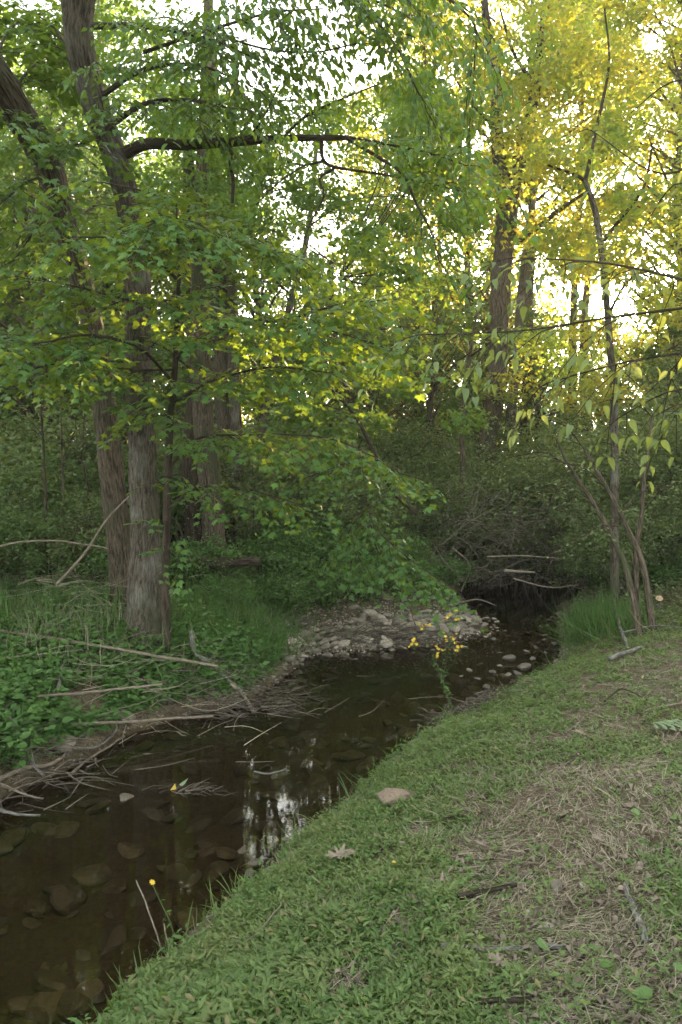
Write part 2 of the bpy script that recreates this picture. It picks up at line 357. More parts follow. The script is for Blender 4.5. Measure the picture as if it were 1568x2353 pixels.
# ------------------------------------------------------------------ leafy branches
UP = np.array([0, 0, 1.])
def foliate(wood, lv, P, r0, r1, rg, sub=.9, gap=.15, leaf=.10, T=T_M, droop=.35, flat=.85, start=.2, lgap=.06, twl=.34, dens=1., seg=6, vert=0.):
    """a limb along P with side branches, twigs and leaves in drooping flat sprays"""
    Q = resample(P, .08); tube(wood, Q, r0, r1, seg, .12, seed=int(rg.integers(99)))
    n = len(Q); Ln = np.linalg.norm(np.diff(Q, axis=0), axis=1).sum(); k = max(2, int(Ln/gap)); side = 1
    for a in np.linspace(start, 1, k):
        i = min(n-1, int(a*(n-1))); p = Q[i]; t = nrm(Q[min(i+1, n-1)]-Q[max(i-1, 0)]); side = -side
        if rg.random() > dens: continue
        ang = side*R(rg.uniform(35, 70)) if a < .97 else 0
        c, s = math.cos(ang), math.sin(ang); d = np.array([t[0]*c-t[1]*s, t[0]*s+t[1]*c, t[2]*.6+rg.normal(0, .22*(1.3-flat))+vert])
        d = nrm(d); L = sub*(1.05-.55*a)*rg.uniform(.6, 1.2); m = max(4, int(L/.08)); tt = np.linspace(0, 1, m)[:, None]
        wob = np.cumsum(rg.normal(0, .02, (m, 3)), 0)*np.array([1, 1, .6]); wob[0] = 0
        B = p+d*L*tt-UP*droop*L*tt**2+wob*L
        tube(wood, B, max(.004, min(r1*.7, .012)), .0018, 4)
        kk = max(2, int(L/.08)); sd2 = 1
        for b in np.linspace(.15, 1, kk):
            j = min(m-1, int(b*(m-1))); p2 = B[j]; t2 = nrm(B[min(j+1, m-1)]-B[max(j-1, 0)]); sd2 = -sd2
            an = sd2*R(rg.uniform(35, 65)) if b < .97 else 0; c, s = math.cos(an), math.sin(an)
            d2 = nrm(np.array([t2[0]*c-t2[1]*s, t2[0]*s+t2[1]*c, t2[2]+rg.normal(0, .16)])); l2 = twl*(1.1-.5*b)*rg.uniform(.5, 1.2)
            q = max(2, int(l2/lgap)); u = np.linspace(.15, 1, q)[:, None]
            W = p2+d2*l2*u-UP*droop*.5*l2*u**2
            tube(wood, np.vstack([p2, W[q//2], W[-1]]), .0025, .001, 3)
            hor = nrm(np.cross(d2, UP)); N_ = len(W)*2
            PP = np.repeat(W, 2, 0); sg = np.tile([1, -1], len(W))[:, None]
            D = nrm(d2*rg.uniform(.3, 1.1, (N_, 1))+hor*sg*rg.uniform(.5, 1.1, (N_, 1))-UP*rg.uniform(.05, .75, (N_, 1))*(.5+droop))
            PP = PP+D*leaf*.35
            lv.append((PP, D, UP+rg.normal(0, .38, (N_, 3)), leaf*rg.uniform(.55, 1.15, N_)))
def emit(lv, T):
    mb = MB()
    if lv:
        P = np.concatenate([a[0] for a in lv]); D = np.concatenate([a[1] for a in lv]); N_ = np.concatenate([a[2] for a in lv]); S = np.concatenate([a[3] for a in lv])
        leaves(mb, T, P, D, N_, S)
    return mb
def cloud(rg, C, Rad, n, leaf, flatz=.55, hang=.3):
    """n leaves spread over clumps centred at C"""
    k = rg.integers(0, len(C), n); g = rg.normal(0, 1, (n, 3)); g = g/np.maximum(1, np.linalg.norm(g, axis=1, keepdims=True)/1.7)
    P = C[k]+g*Rad[k][:, None]*np.array([.62, .62, flatz*.62])
    D = rg.normal(0, 1, (n, 3)); D[:, 2] = D[:, 2]*.5-hang
    return P, D, UP+rg.normal(0, .55, (n, 3)), leaf*rg.uniform(.6, 1.2, n)

# ------------------------------------------------------------------ named trees, from the photograph
def px(L, d0=None): return [at(*p) if len(p) == 3 else at(p[0], p[1], d0) for p in L]
def wr(wpx, d): return wpx*S_/F*d/2
def tree(name, label, trunk, widths, bark, limbs=(), T=T_M, lm='maple', seed=1, group=None, seg=84, flare=.25, extra=None, ground=True, step=.03, **kw):
    rg = np.random.default_rng(seed); P = np.array(px(trunk)); ds = [p[2] for p in trunk]
    if ground: P[0, 2] = gz(P[0, 0], P[0, 1])-.08
    base = P[0].copy(); rt = root(name, base, label, 'tree', group)
    Q = resample(P, step); f = np.linspace(0, 1, len(Q)); rad = np.interp(f, np.linspace(0, 1, len(P)), [wr(a, d) for a, d in zip(widths, ds)])
    mb = MB(); tube(mb, Q, rad[0], rad[-1], seg, .07, flare, seed=seed, radii=rad, furrow=.13 if seg > 12 else 0); mb.build('trunk', M[bark], rt, base)
    wood, lv = MB(), []
    for l in limbs:
        k2 = dict(kw); k2.update(l[2] if len(l) > 2 else {})
        foliate(wood, lv, px(l[0]), l[1], .006, rg, T=T, **k2)
    if extra: extra(wood, lv, rg)
    if wood.n: wood.build('branches', M['barkd'], rt, base)
    if lv: emit(lv, T).build('crown', M[lm], rt, base)
    return rt

def clear_of_gap(C, w=1.0):
    """keeps clumps out of the gap in the leaves through which the low sun reaches the left trunks"""
    d = np.array(sd); ok = np.ones(len(C), bool)
    for p in ((-2.4, 7.8, 3.7), (-1.5, 7.7, 3.5), (-.7, 7.4, 3.4), (.1, 7.2, 3.5)):
        v = C-np.array(p); t = v@d; ok &= ~((np.linalg.norm(v-t[:, None]*d, axis=1) < w) & (t > 2.5))
    return C[ok]
# the grey trunk in front, with the long broken limb
def t1_extra(wood, lv, rg):
    b = px([(285,352,7.7),(330,332,7.6),(365,328,7.5),(430,332,7.4),(520,327,7.2),(650,318,7.0),(800,316,6.8)])
    tube(wood, resample(b, .05), wr(27,7.7), wr(11,6.8), 12, .16, seed=4)
    tube(wood, resample(px([(425,333,7.4),(470,330,7.3),(560,325,7.15)]), .05), wr(22,7.4), wr(16,7.2), 10, .2, seed=5, cap=True)
    tube(wood, resample(px([(531,330,7.2),(530,380,7.2),(536,420,7.2),(533,466,7.2)]), .05), wr(10,7.2), wr(7,7.2), 6, .2)
    for l, r in (([(740,318,6.9),(742,365,6.9),(770,384,6.8),(840,395,6.6),(905,405,6.5)], 9), ([(795,316,6.8),(870,362,6.6),(925,400,6.4),(958,470,6.3)], 10),
                 ([(742,370,6.9),(700,380,6.9),(660,372,6.9)], 6), ([(775,384,6.8),(735,410,6.9),(745,450,6.9),(720,500,6.9)], 6)):
        tube(wood, resample(px(l), .05), wr(r,7), wr(4,7), 6, .15)
tree('deciduous_tree', 'grey furrowed trunk nearest the left shore, with one long dark limb reaching right',
  [(336,1492,8.3),(334,1400,8.3),(334,1250,8.3),(330,1080,8.25),(324,930,8.2),(318,780,8.1),(314,620,8.0),(298,480,7.9),(264,360,7.7),(216,230,7.4),(184,110,7.1),(180,0,6.9),(190,-150,6.6),(210,-400,6.2)],
  [84,70,67,62,60,60,58,58,58,58,64,68,60,40], 'barkg', [
   ([(215,60,7),(330,60,6.8),(480,90,6.6),(600,140,6.4)], .03), ([(220,230,7.4),(330,160,7.0),(450,150,6.7),(560,190,6.5)], .03, dict(sub=1.1)),
   ([(240,300,7.5),(330,240,7.1),(430,230,6.8),(540,250,6.4)], .03, dict(sub=1.0)), ([(200,180,7.2),(120,60,7.6),(30,10,7.8)], .02),
   ([(800,316,6.8),(880,330,6.6),(980,350,6.4),(1070,380,6.2)], .012, dict(sub=.9,start=.1,vert=.25)),
   ([(905,405,6.5),(980,420,6.4),(1060,440,6.3)], .01, dict(sub=.8)), ([(958,470,6.3),(990,530,6.2),(1010,600,6.1)], .01, dict(sub=.7)),
   ([(720,500,6.9),(700,560,6.9),(760,600,6.8)], .008, dict(sub=.6)), ([(700,380,6.9),(640,420,6.9),(590,470,6.8)], .008, dict(sub=.6,dens=.6)),
   ([(650,318,7),(700,270,7),(780,230,7),(880,190,7)], .012, dict(sub=.5,dens=.4)), ([(560,325,7.1),(600,280,7),(640,200,7)], .01, dict(sub=.6,dens=.6)),
   ([(330,120,6.9),(480,70,6.7),(620,30,6.6),(740,20,6.5)], .018, dict(sub=1.1,droop=.6)), ([(480,70,6.7),(600,110,6.5),(720,120,6.4),(820,100,6.3)], .01, dict(sub=.7,dens=.8)), ([(500,-60,6.5),(700,-30,6.3),(900,-10,6.2)], .012, dict(sub=.9,droop=.6)), ([(216,-60,6.8),(500,-60,6.6),(800,-20,6.5),(980,60,6.4)], .03, dict(sub=.8,dens=.6)), ([(210,-200,6.6),(500,-150,6.2),(900,-60,6),(1080,40,5.9),(1090,160,5.9)], .03, dict(sub=.9,dens=.7)),
   ([(800,-20,6.5),(900,90,6.5),(960,210,6.4),(1000,290,6.4)], .012, dict(sub=.8)),
  ], seed=11, extra=t1_extra, lm='canopy', T=T_O, leaf=.085, droop=.45)
tree('deciduous_tree', 'dark trunk just behind and left of the grey one, bending to the left edge above',
  [(288,1425,9.2),(280,1300,9.2),(264,1150,9.15),(246,1000,9.1),(226,820,8.9),(200,690,8.7),(165,570,8.5),(140,480,8.3),(118,400,8.0),(80,320,7.6),(35,250,7.2),(-20,160,6.8),(-120,20,6.2)],
  [56,54,56,55,52,48,46,48,54,66,72,70,60], 'bark', [
   ([(60,300,7.5),(20,260,6.9),(-80,300,6.6)], .03), ([(118,400,8),(60,420,7.4),(0,470,7)], .012), ([(10,230,7.1),(80,150,7.8),(160,90,8.4)], .015),
   ([(140,470,8.3),(90,520,7.8),(30,600,7.4)], .012), ([(90,330,7.7),(190,330,7.2),(260,290,6.9)], .012, dict(sub=.7)),
   ([(-20,160,6.8),(30,60,7.6),(120,20,8.4)], .015),
  ], seed=12, lm='canopy', T=T_M, leaf=.095, droop=.45)
tree('maple_sapling', 'slim dark maple stem right beside the grey trunk with tiers of lobed green leaves',
  [(383,1500,8.1),(380,1350,8.1),(383,1200,8.05),(386,1080,8.0),(392,960,7.9),(402,850,7.8),(408,720,7.7),(412,600,7.6),(405,470,7.5)],
  [24,20,19,18,17,15,12,8,4], 'barkd', [
   ([(405,640,7.6),(350,590,7.2),(270,550,6.8),(190,545,6.4)], .02), ([(408,600,7.6),(480,560,7.2),(560,540,6.9),(640,580,6.6)], .02, dict(sub=1.1)),
   ([(410,560,7.6),(400,520,7.0),(380,500,6.5),(340,520,6.0)], .015, dict(sub=1.0)),
   ([(400,880,7.8),(320,800,7.3),(200,770,6.9),(80,790,6.5),(-20,770,6.2)], .02, dict(sub=1.1)), ([(400,850,7.8),(300,850,7.2),(190,830,6.7),(60,850,6.3)], .016, dict(sub=.9)),
   ([(402,830,7.8),(440,790,7.5),(560,745,7.2),(660,735,7.0),(780,700,6.8),(880,690,6.6)], .022, dict(sub=1.1)),
   ([(650,737,7.0),(760,760,6.8),(890,800,6.6)], .012, dict(sub=.9,start=.05)),
   ([(396,930,7.9),(480,880,7.6),(620,845,7.3),(780,860,7.0)], .016, dict(sub=.8)), ([(395,960,7.9),(360,940,7.5),(330,920,7.2)], .012, dict(sub=.6)),
   ([(390,1075,8.0),(450,1010,7.8),(560,1000,7.5),(740,1005,7.2),(860,1050,7.0)], .014, dict(sub=.8)),
   ([(386,1170,8.0),(430,1135,7.9),(490,1115,7.8),(590,1130,7.6),(690,1160,7.4)], .013, dict(sub=.55,lgap=.07)),
   ([(383,1200,8.0),(400,1190,7.9),(420,1230,7.8)], .007, dict(sub=.3)), ([(382,1260,8.0),(400,1270,7.9),(415,1310,7.8)], .007, dict(sub=.3)),
   ([(384,1120,8.0),(360,1100,7.9),(410,1090,7.7)], .007, dict(sub=.35)),
   ([(408,690,7.7),(300,690,7.2),(180,660,6.9),(60,640,6.6)], .014, dict(sub=.9,dens=.8)),
   ([(412,560,7.6),(420,480,7.2),(330,440,6.8),(240,420,6.5)], .012, dict(sub=.8,dens=.7)),
   ([(408,720,7.7),(480,680,7.3),(560,640,7.0)], .012, dict(sub=.7)),
  ], seed=13, seg=12, flare=.2, T=T_M, leaf=.092, droop=.35, sub=.85, lgap=.056)
def mapx(wood, lv, rg):
    C = np.array([at(max(a, 960) if b < 470 else (max(a, 840) if b < 760 else a), b, rg.uniform(9, 12.5)) for a, b in zip(rg.uniform(620, 1090, 56), rg.uniform(200, 1010, 56))]); C = clear_of_gap(C, .7); lv.append(cloud(rg, C, rg.uniform(.25, .55, 64), 9500, .085, .5, .5))
    for c in C[::3]: tube(wood, resample([at(785, 880, 9.85) if c[2] < 4 else at(780, 640, 9.9), c*.6+at(785, 700, 9.9)*.4+rg.normal(0, .1, 3), c], .15), .012, .003, 4)
tree('maple_sapling', 'low leaning maple over the far shore, its bright leaf sprays drooping towards the dark pool',
  [(960,1180,10.2),(905,1130,10.2),(860,1040,10.0),(820,960,9.9),(780,900,9.8),(770,760,9.9),(800,560,10)], [12,11,9,8,7,5,3], 'barkd', [
   ([(905,1135,10.2),(850,1180,9.6),(900,1250,9.2),(990,1320,8.9),(1035,1350,8.8)], .012, dict(sub=.55,gap=.12)),
   ([(850,1180,9.8),(870,1270,9.5),(940,1340,9.3)], .01, dict(sub=.5,gap=.12)), ([(860,1040,10),(780,1070,9.7),(700,1100,9.5)], .01, dict(sub=.8)),
   ([(860,1050,10),(900,1080,9.7),(960,1100,9.5)], .01, dict(sub=.5)), ([(820,960,9.9),(740,930,9.6),(650,930,9.5)], .01, dict(sub=.9)),
   ([(850,1150,9.9),(800,1230,9.6),(830,1290,9.4)], .01, dict(sub=.6)),
  ], seed=14, seg=10, flare=.1, T=T_M, leaf=.095, droop=.5, lgap=.075, ground=False, extra=mapx)
# trunks standing further back on the left bank
mid = [
 ('stout brown trunk with a curved base, just right of the maple sapling', [(492,1272,11.5),(488,1150,11.5),(470,1000,11.5),(464,850,11.5),(458,700,11.4),(455,560,11.3),(470,300,11),(480,0,11)], [54,48,44,40,36,30,26,20], 'bark'),
 ('rough trunk seen partly hidden behind the stout brown one', [(455,1260,12.2),(436,1120,12.2),(440,1000,12.2),(450,860,12.2),(440,600,12.2),(430,200,12)], [40,36,34,30,28,20], 'barkd'),
 ('double brown trunk rising right of the stout one behind the maple sprays', [(530,1200,13.5),(533,1040,13.5),(520,900,13.5),(520,780,13.5),(512,640,13.5),(490,420,13.5),(485,100,13.4)], [60,50,58,62,40,34,26], 'bark'),
 ('straight thin trunk pressed against the double one', [(541,1200,13.2),(540,1000,13.2),(535,860,13.2),(533,700,13.2),(528,500,13.2),(540,150,13.2)], [26,22,22,20,18,12], 'barkg'),
 ('slender trunk leaning right, standing alone left of centre', [(575,1180,14.5),(590,1080,14.5),(608,960,14.5),(630,840,14.5),(672,680,14.5),(710,520,14.5),(730,300,14.5)], [20,18,17,16,14,12,8], 'barkg'),
 ('thin dark ivy-wrapped trunk in the middle distance at the centre', [(765,1180,18),(766,1050,18),(764,950,18),(768,820,18),(760,600,18)], [16,15,15,14,10], 'barkd'),
 ('pale smooth trunk far back right of centre', [(885,1180,25),(885,1000,25),(884,900,25),(880,700,25),(890,300,25)], [14,13,12,11,8], 'barkg'),
 ('thin reddish brown pole-like stem left of the big right trunk', [(1058,1200,15),(1064,1100,15),(1062,1000,15),(1068,900,15),(1080,820,15),(1100,700,15)], [15,14,13,11,8,5], 'bark'),
]
for k, (lab, tr, wd, bk) in enumerate(mid):
    def mx(wood, lv, rg, tr=tr, k=k):
        u0, v0, d0 = tr[-2]; q = 8
        C = np.array([at(u0+rg.normal(0, 110), rg.uniform(230, 640), d0-1+rg.normal(0, .8)) for _ in range(q)]); lv.append(cloud(rg, C, rg.uniform(.3, .6, q), 230*q, .10))
    tree('deciduous_tree', lab, tr, wd, bk, seed=30+k, seg=40, flare=.25, group='shaded trunks across the creek', step=.08,
      limbs=[([tr[-3], (tr[-3][0]-90, tr[-3][1]-70, tr[-3][2]-1), (tr[-3][0]-220, tr[-3][1]-90, tr[-3][2]-1.5)], .02), ([tr[-2], (tr[-2][0]+100, tr[-2][1]-60, tr[-2][2]-.6), (tr[-2][0]+230, tr[-2][1]-70, tr[-2][2]-1)], .02),
             ([tr[-1], (tr[-1][0]-100, tr[-1][1]-60, tr[-1][2]-.6), (tr[-1][0]-230, tr[-1][1]-20, tr[-1][2]-1)], .02)],
      T=T_D, lm='canopy', leaf=.12, sub=1.6, gap=.3, twl=.5, lgap=.09, droop=.3, extra=mx)
# the big right-hand tree: fork
def t5x(wood, lv, rg):
    for l, a, b in (([(1165,480,17.3),(1150,380,17.2),(1142,280,17),(1140,170,17),(1120,60,17),(1110,-60,17)], 34, 14), ([(1170,470,17.3),(1195,370,17.3),(1212,280,17.2),(1232,200,17.2),(1240,130,17.2),(1260,-20,17)], 36, 16),
        ([(1185,560,17.2),(1240,520,17),(1290,480,16.8),(1350,440,16.5)], 14, 6), ([(1142,300,17),(1080,230,16.8),(1040,170,16.6)], 10, 4), ([(1232,200,17.2),(1180,120,17),(1150,20,17)], 10, 4)):
        tube(wood, resample(px(l), .12), wr(a,17.2), wr(b,17.2), 12, .12, seed=a)
    C = np.array([at(rg.uniform(880, 1420), rg.uniform(-150, 900), rg.uniform(14.5, 19)) for _ in range(85)]); C = clear_of_gap(C, 1.1); Rad = rg.uniform(.45, 1.0, 85)
    lv.append(cloud(rg, C, Rad, 27000, .13))
tree('deciduous_tree', 'tall forked trunk on the right of the far bank amid sunlit foliage',
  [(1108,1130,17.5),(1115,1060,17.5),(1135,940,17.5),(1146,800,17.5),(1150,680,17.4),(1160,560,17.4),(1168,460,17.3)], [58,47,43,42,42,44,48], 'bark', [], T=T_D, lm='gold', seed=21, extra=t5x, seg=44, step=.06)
tree('deciduous_tree', 'slimmer shaded trunk directly behind the tall forked one', [(1165,1120,19.5),(1172,1000,19.5),(1180,900,19.5),(1190,780,19.5),(1205,600,19.5),(1230,400,19.5),(1225,180,19.5)], [28,25,23,20,15,11,4], 'barkg', [], seed=22, seg=12, step=.1)
def t6x(wood, lv, rg):
    for l, a in (([(1372,500,9.8),(1350,430,9.8),(1330,405,9.8),(1260,380,9.6)], 12), ([(1380,560,9.8),(1430,500,9.7),(1480,430,9.6),(1500,330,9.5)], 9), ([(1400,720,9.8),(1450,640,9.6),(1540,600,9.4)], 8), ([(1345,420,9.8),(1370,300,9.8),(1400,150,9.8),(1390,20,9.8)], 9)):
        tube(wood, resample(px(l), .08), wr(a,9.8), wr(4,9.8), 8, .15, seed=a)
    C = np.array([at(rg.uniform(1230, 1700), rg.uniform(-80, 900), rg.uniform(8.5, 12)) for _ in range(60)]); Rad = rg.uniform(.25, .55, 60)
    lv.append(cloud(rg, C, Rad, 12000, .085))
tree('deciduous_tree', 'slender grey tree near the right edge, its thin kinked branches against bright sky',
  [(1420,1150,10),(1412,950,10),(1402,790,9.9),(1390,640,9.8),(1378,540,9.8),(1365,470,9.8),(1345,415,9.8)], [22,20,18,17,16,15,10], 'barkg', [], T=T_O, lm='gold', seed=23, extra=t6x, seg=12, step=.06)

# ------------------------------------------------------------------ background trees, five kinds, copied
def bgtree(seed, H, cr, nl, leaf, lm, loc, label, low=.22, ncl=60):
    rg = np.random.default_rng(seed); rt = root('deciduous_tree', (0, 0, 0), label, 'tree', 'trees of the wood behind the creek')
    z = np.linspace(0, 1, 8); P = np.stack([np.cumsum(rg.normal(0, .12, 8)), np.cumsum(rg.normal(0, .12, 8)), z*H*.9-.1], 1); P[0, :2] = 0
    mb = MB(); Q = resample(P, .3); tube(mb, Q, .2, .05, 12, .08, .4, seed=seed); mb.build('trunk', M['bark'], rt)
    h = rg.uniform(low, 1, ncl); a = rg.uniform(0, 2*np.pi, ncl); r = cr*np.sqrt(rg.random(ncl))*np.sin(np.pi*np.clip((h-low)/(1-low)*.86+.14, 0, 1))**.6
    C = np.stack([r*np.cos(a), r*np.sin(a), h*H], 1); C[:, :2] += np.stack([np.interp(C[:, 2], Q[:, 2], Q[:, k]) for k in (0, 1)], 1)
    wd = MB()
    for c in C:
        zz = max(.15*H, c[2]-np.hypot(c[0], c[1])*.6-.3); b = np.array([np.interp(zz, Q[:, 2], Q[:, 0]), np.interp(zz, Q[:, 2], Q[:, 1]), zz])
        m = (b+c)/2+np.array([0, 0, .15*cr])*rg.normal(0, .6); tube(wd, resample([b, m, c], .3), .05, .012, 5, .1)
    wd.build('branches', M['bark'], rt)
    lv = [cloud(rg, C, rg.uniform(.5, 1.15, ncl)*cr*.24, nl, leaf)]
    emit(lv, T_D).build('crown', M[lm], rt); rt.location = loc
    return rt
def gl(x, y): return (x, y, gz(x, y)-.05)
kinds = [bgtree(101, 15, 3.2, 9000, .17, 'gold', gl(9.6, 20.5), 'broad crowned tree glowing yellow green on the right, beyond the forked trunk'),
         bgtree(102, 13, 2.8, 5600, .15, 'canopy', gl(-8.5, 17), 'dense green tree standing behind the trunks at the left edge'),
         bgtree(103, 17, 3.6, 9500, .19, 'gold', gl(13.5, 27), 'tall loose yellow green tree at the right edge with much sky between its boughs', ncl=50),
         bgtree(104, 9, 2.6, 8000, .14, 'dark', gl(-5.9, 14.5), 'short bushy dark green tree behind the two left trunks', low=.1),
         bgtree(105, 16, 3.3, 6000, .18, 'canopy', gl(-6.4, 27), 'mid green tree standing far back at the centre left')]
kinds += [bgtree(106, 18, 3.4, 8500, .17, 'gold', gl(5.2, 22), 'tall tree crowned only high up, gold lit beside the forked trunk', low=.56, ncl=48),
          bgtree(107, 18, 3.3, 6000, .17, 'canopy', gl(-8.5, 27), 'tall bare stemmed green tree at the top left', low=.56, ncl=40)]
LB = {5: 'tall gold lit tree of the wood with a long bare stem and high crown', 6: 'tall green tree of the wood with a long bare stem and high crown', 0: 'sunlit yellow green tree among many in the wood on the right, or added unseen', 2: 'tall airy sunlit tree among many in the wood on the right', 1: 'dense green tree among many in the wood across the creek, or added unseen for shade',
      3: 'low dark bushy tree of the understorey across the creek', 4: 'mid green tree of the wood far across the creek, or added unseen for shade'}
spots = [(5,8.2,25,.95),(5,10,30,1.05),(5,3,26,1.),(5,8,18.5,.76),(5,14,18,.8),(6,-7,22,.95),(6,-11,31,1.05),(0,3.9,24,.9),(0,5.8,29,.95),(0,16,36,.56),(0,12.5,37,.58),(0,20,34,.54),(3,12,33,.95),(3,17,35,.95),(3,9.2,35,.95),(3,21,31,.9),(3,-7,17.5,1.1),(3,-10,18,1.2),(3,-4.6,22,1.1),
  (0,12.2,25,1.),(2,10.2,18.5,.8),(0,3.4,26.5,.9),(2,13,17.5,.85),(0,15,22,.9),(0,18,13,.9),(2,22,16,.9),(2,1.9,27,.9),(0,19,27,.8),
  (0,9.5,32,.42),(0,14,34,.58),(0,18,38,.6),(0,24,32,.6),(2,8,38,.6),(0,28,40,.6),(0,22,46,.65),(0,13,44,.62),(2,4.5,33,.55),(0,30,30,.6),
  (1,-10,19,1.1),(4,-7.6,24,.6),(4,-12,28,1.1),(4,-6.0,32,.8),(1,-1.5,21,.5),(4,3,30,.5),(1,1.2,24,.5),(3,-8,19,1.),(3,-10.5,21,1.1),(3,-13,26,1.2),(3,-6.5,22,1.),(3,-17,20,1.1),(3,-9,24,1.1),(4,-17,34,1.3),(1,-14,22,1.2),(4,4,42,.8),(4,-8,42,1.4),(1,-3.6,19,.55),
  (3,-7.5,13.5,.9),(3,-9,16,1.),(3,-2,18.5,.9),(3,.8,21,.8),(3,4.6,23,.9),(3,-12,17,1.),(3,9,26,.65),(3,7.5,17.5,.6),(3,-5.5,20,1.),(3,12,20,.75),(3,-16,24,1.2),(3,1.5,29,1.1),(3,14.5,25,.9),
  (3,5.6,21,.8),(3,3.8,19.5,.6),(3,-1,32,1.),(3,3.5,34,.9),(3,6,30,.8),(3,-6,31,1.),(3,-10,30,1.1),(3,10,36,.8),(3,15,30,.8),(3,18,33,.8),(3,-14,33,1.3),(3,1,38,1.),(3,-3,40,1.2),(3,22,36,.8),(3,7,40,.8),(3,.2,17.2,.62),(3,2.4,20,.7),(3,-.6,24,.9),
  (1,-3.5,-2.8,1.),(1,7,1,1.),(0,9.5,6.5,.9),(1,-9,1.5,1.1),(4,-8.5,6,.9),(4,-6,-8,1.),(0,12,10,.8)]  # this row: unseen trees around the camera, added to darken the near ground
rs = random.Random(5)
for k, x, y, s in spots:
    copy_tree(kinds[k], gl(x, y), rs.uniform(0, 6.28), s*rs.uniform(.93, 1.07), LB[k])

# the far wood that closes the view
rg = np.random.default_rng(77); mb = MB(); n = 110000
aa = rg.uniform(R(-42), R(62), 260); dd = rg.uniform(46, 70, 260); C = np.stack([dd*np.sin(aa), dd*np.cos(aa), rg.uniform(0, 1, 260)**1.8*15+.5], 1)
P, D, N_, S = cloud(rg, C, rg.uniform(1.8, 4, 260), n, .45, .7)
leaves(mb, T_D, P[P[:, 2] > .3], D[P[:, 2] > .3], N_[P[:, 2] > .3], S[P[:, 2] > .3])
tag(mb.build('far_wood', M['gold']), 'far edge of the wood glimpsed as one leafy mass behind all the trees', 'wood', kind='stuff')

# ------------------------------------------------------------------ shrubs
def shrub(seed, rad, H, nl, leaf, lm, label, loc, arch=.5, nst=34, ncl=46, group='shrubs crowding the far banks', low=.25, T=T_D, stemm='twig', hollow=None):
    rg = np.random.default_rng(seed); rt = root('shrub', (0, 0, 0), label, 'shrub', group); st = MB(); C = []
    for i in range(nst):
        a = rg.uniform(0, 6.28); o = rg.uniform(.2, 1)*rad; h = H*rg.uniform(.55, 1.)*(1-.35*(o/rad)**2)
        p0 = np.array([rg.normal(0, .12*rad), rg.normal(0, .12*rad), -.05]); tip = np.array([o*math.cos(a), o*math.sin(a), h*(1-arch*.5*rg.random())])
        m = p0*.5+tip*.5+np.array([0, 0, .28*H*arch]); B = resample([p0, (p0+m)/2+rg.normal(0, .05, 3), m, tip], .1)
        tube(st, B, .016, .004, 5, .15)
        for q in range(4):
            j = rg.integers(len(B)//2, len(B)); e = B[j]+rg.normal(0, .25*rad, 3)*np.array([1, 1, .6]); tube(st, resample([B[j], (B[j]+e)/2+rg.normal(0, .05, 3), e], .12), .006, .002, 3); C.append(e)
        C.append(tip)
    C = np.array(C); C[:, 2] = np.maximum(C[:, 2], low*H); st.build('stems', M[stemm], rt)
    lv = [cloud(rg, C, rg.uniform(.12, .3, len(C))*rad, nl, leaf, .6)]
    emit(lv, T).build('foliage', M[lm], rt); rt.location = loc; return rt
s0 = shrub(201, 1.7, 2.9, 27000, .055, 'bush', 'large grey green shrub arching over the dark hollow where the creek bends away', gl(4.0, 15.6), ncl=60, low=.3, nst=44)
s1 = shrub(202, 1.2, 2.0, 17000, .055, 'bush', 'pale leaved shrub on the far shore behind the stone bar', gl(.4, 14.2))
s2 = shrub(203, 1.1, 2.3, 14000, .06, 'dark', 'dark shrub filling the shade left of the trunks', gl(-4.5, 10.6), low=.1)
s3 = shrub(204, .8, .9, 5200, .06, 'weed', 'low green weedy shrub behind the gravel bar', gl(-.2, 12.3), low=.1, stemm='stem')
SL = ['big arching grey green shrub along the right of the dark hollow', 'pale leaved shrub in the understorey across the creek', 'dark shrub in the shade of the left wood', 'low weedy green shrub on the far bank']
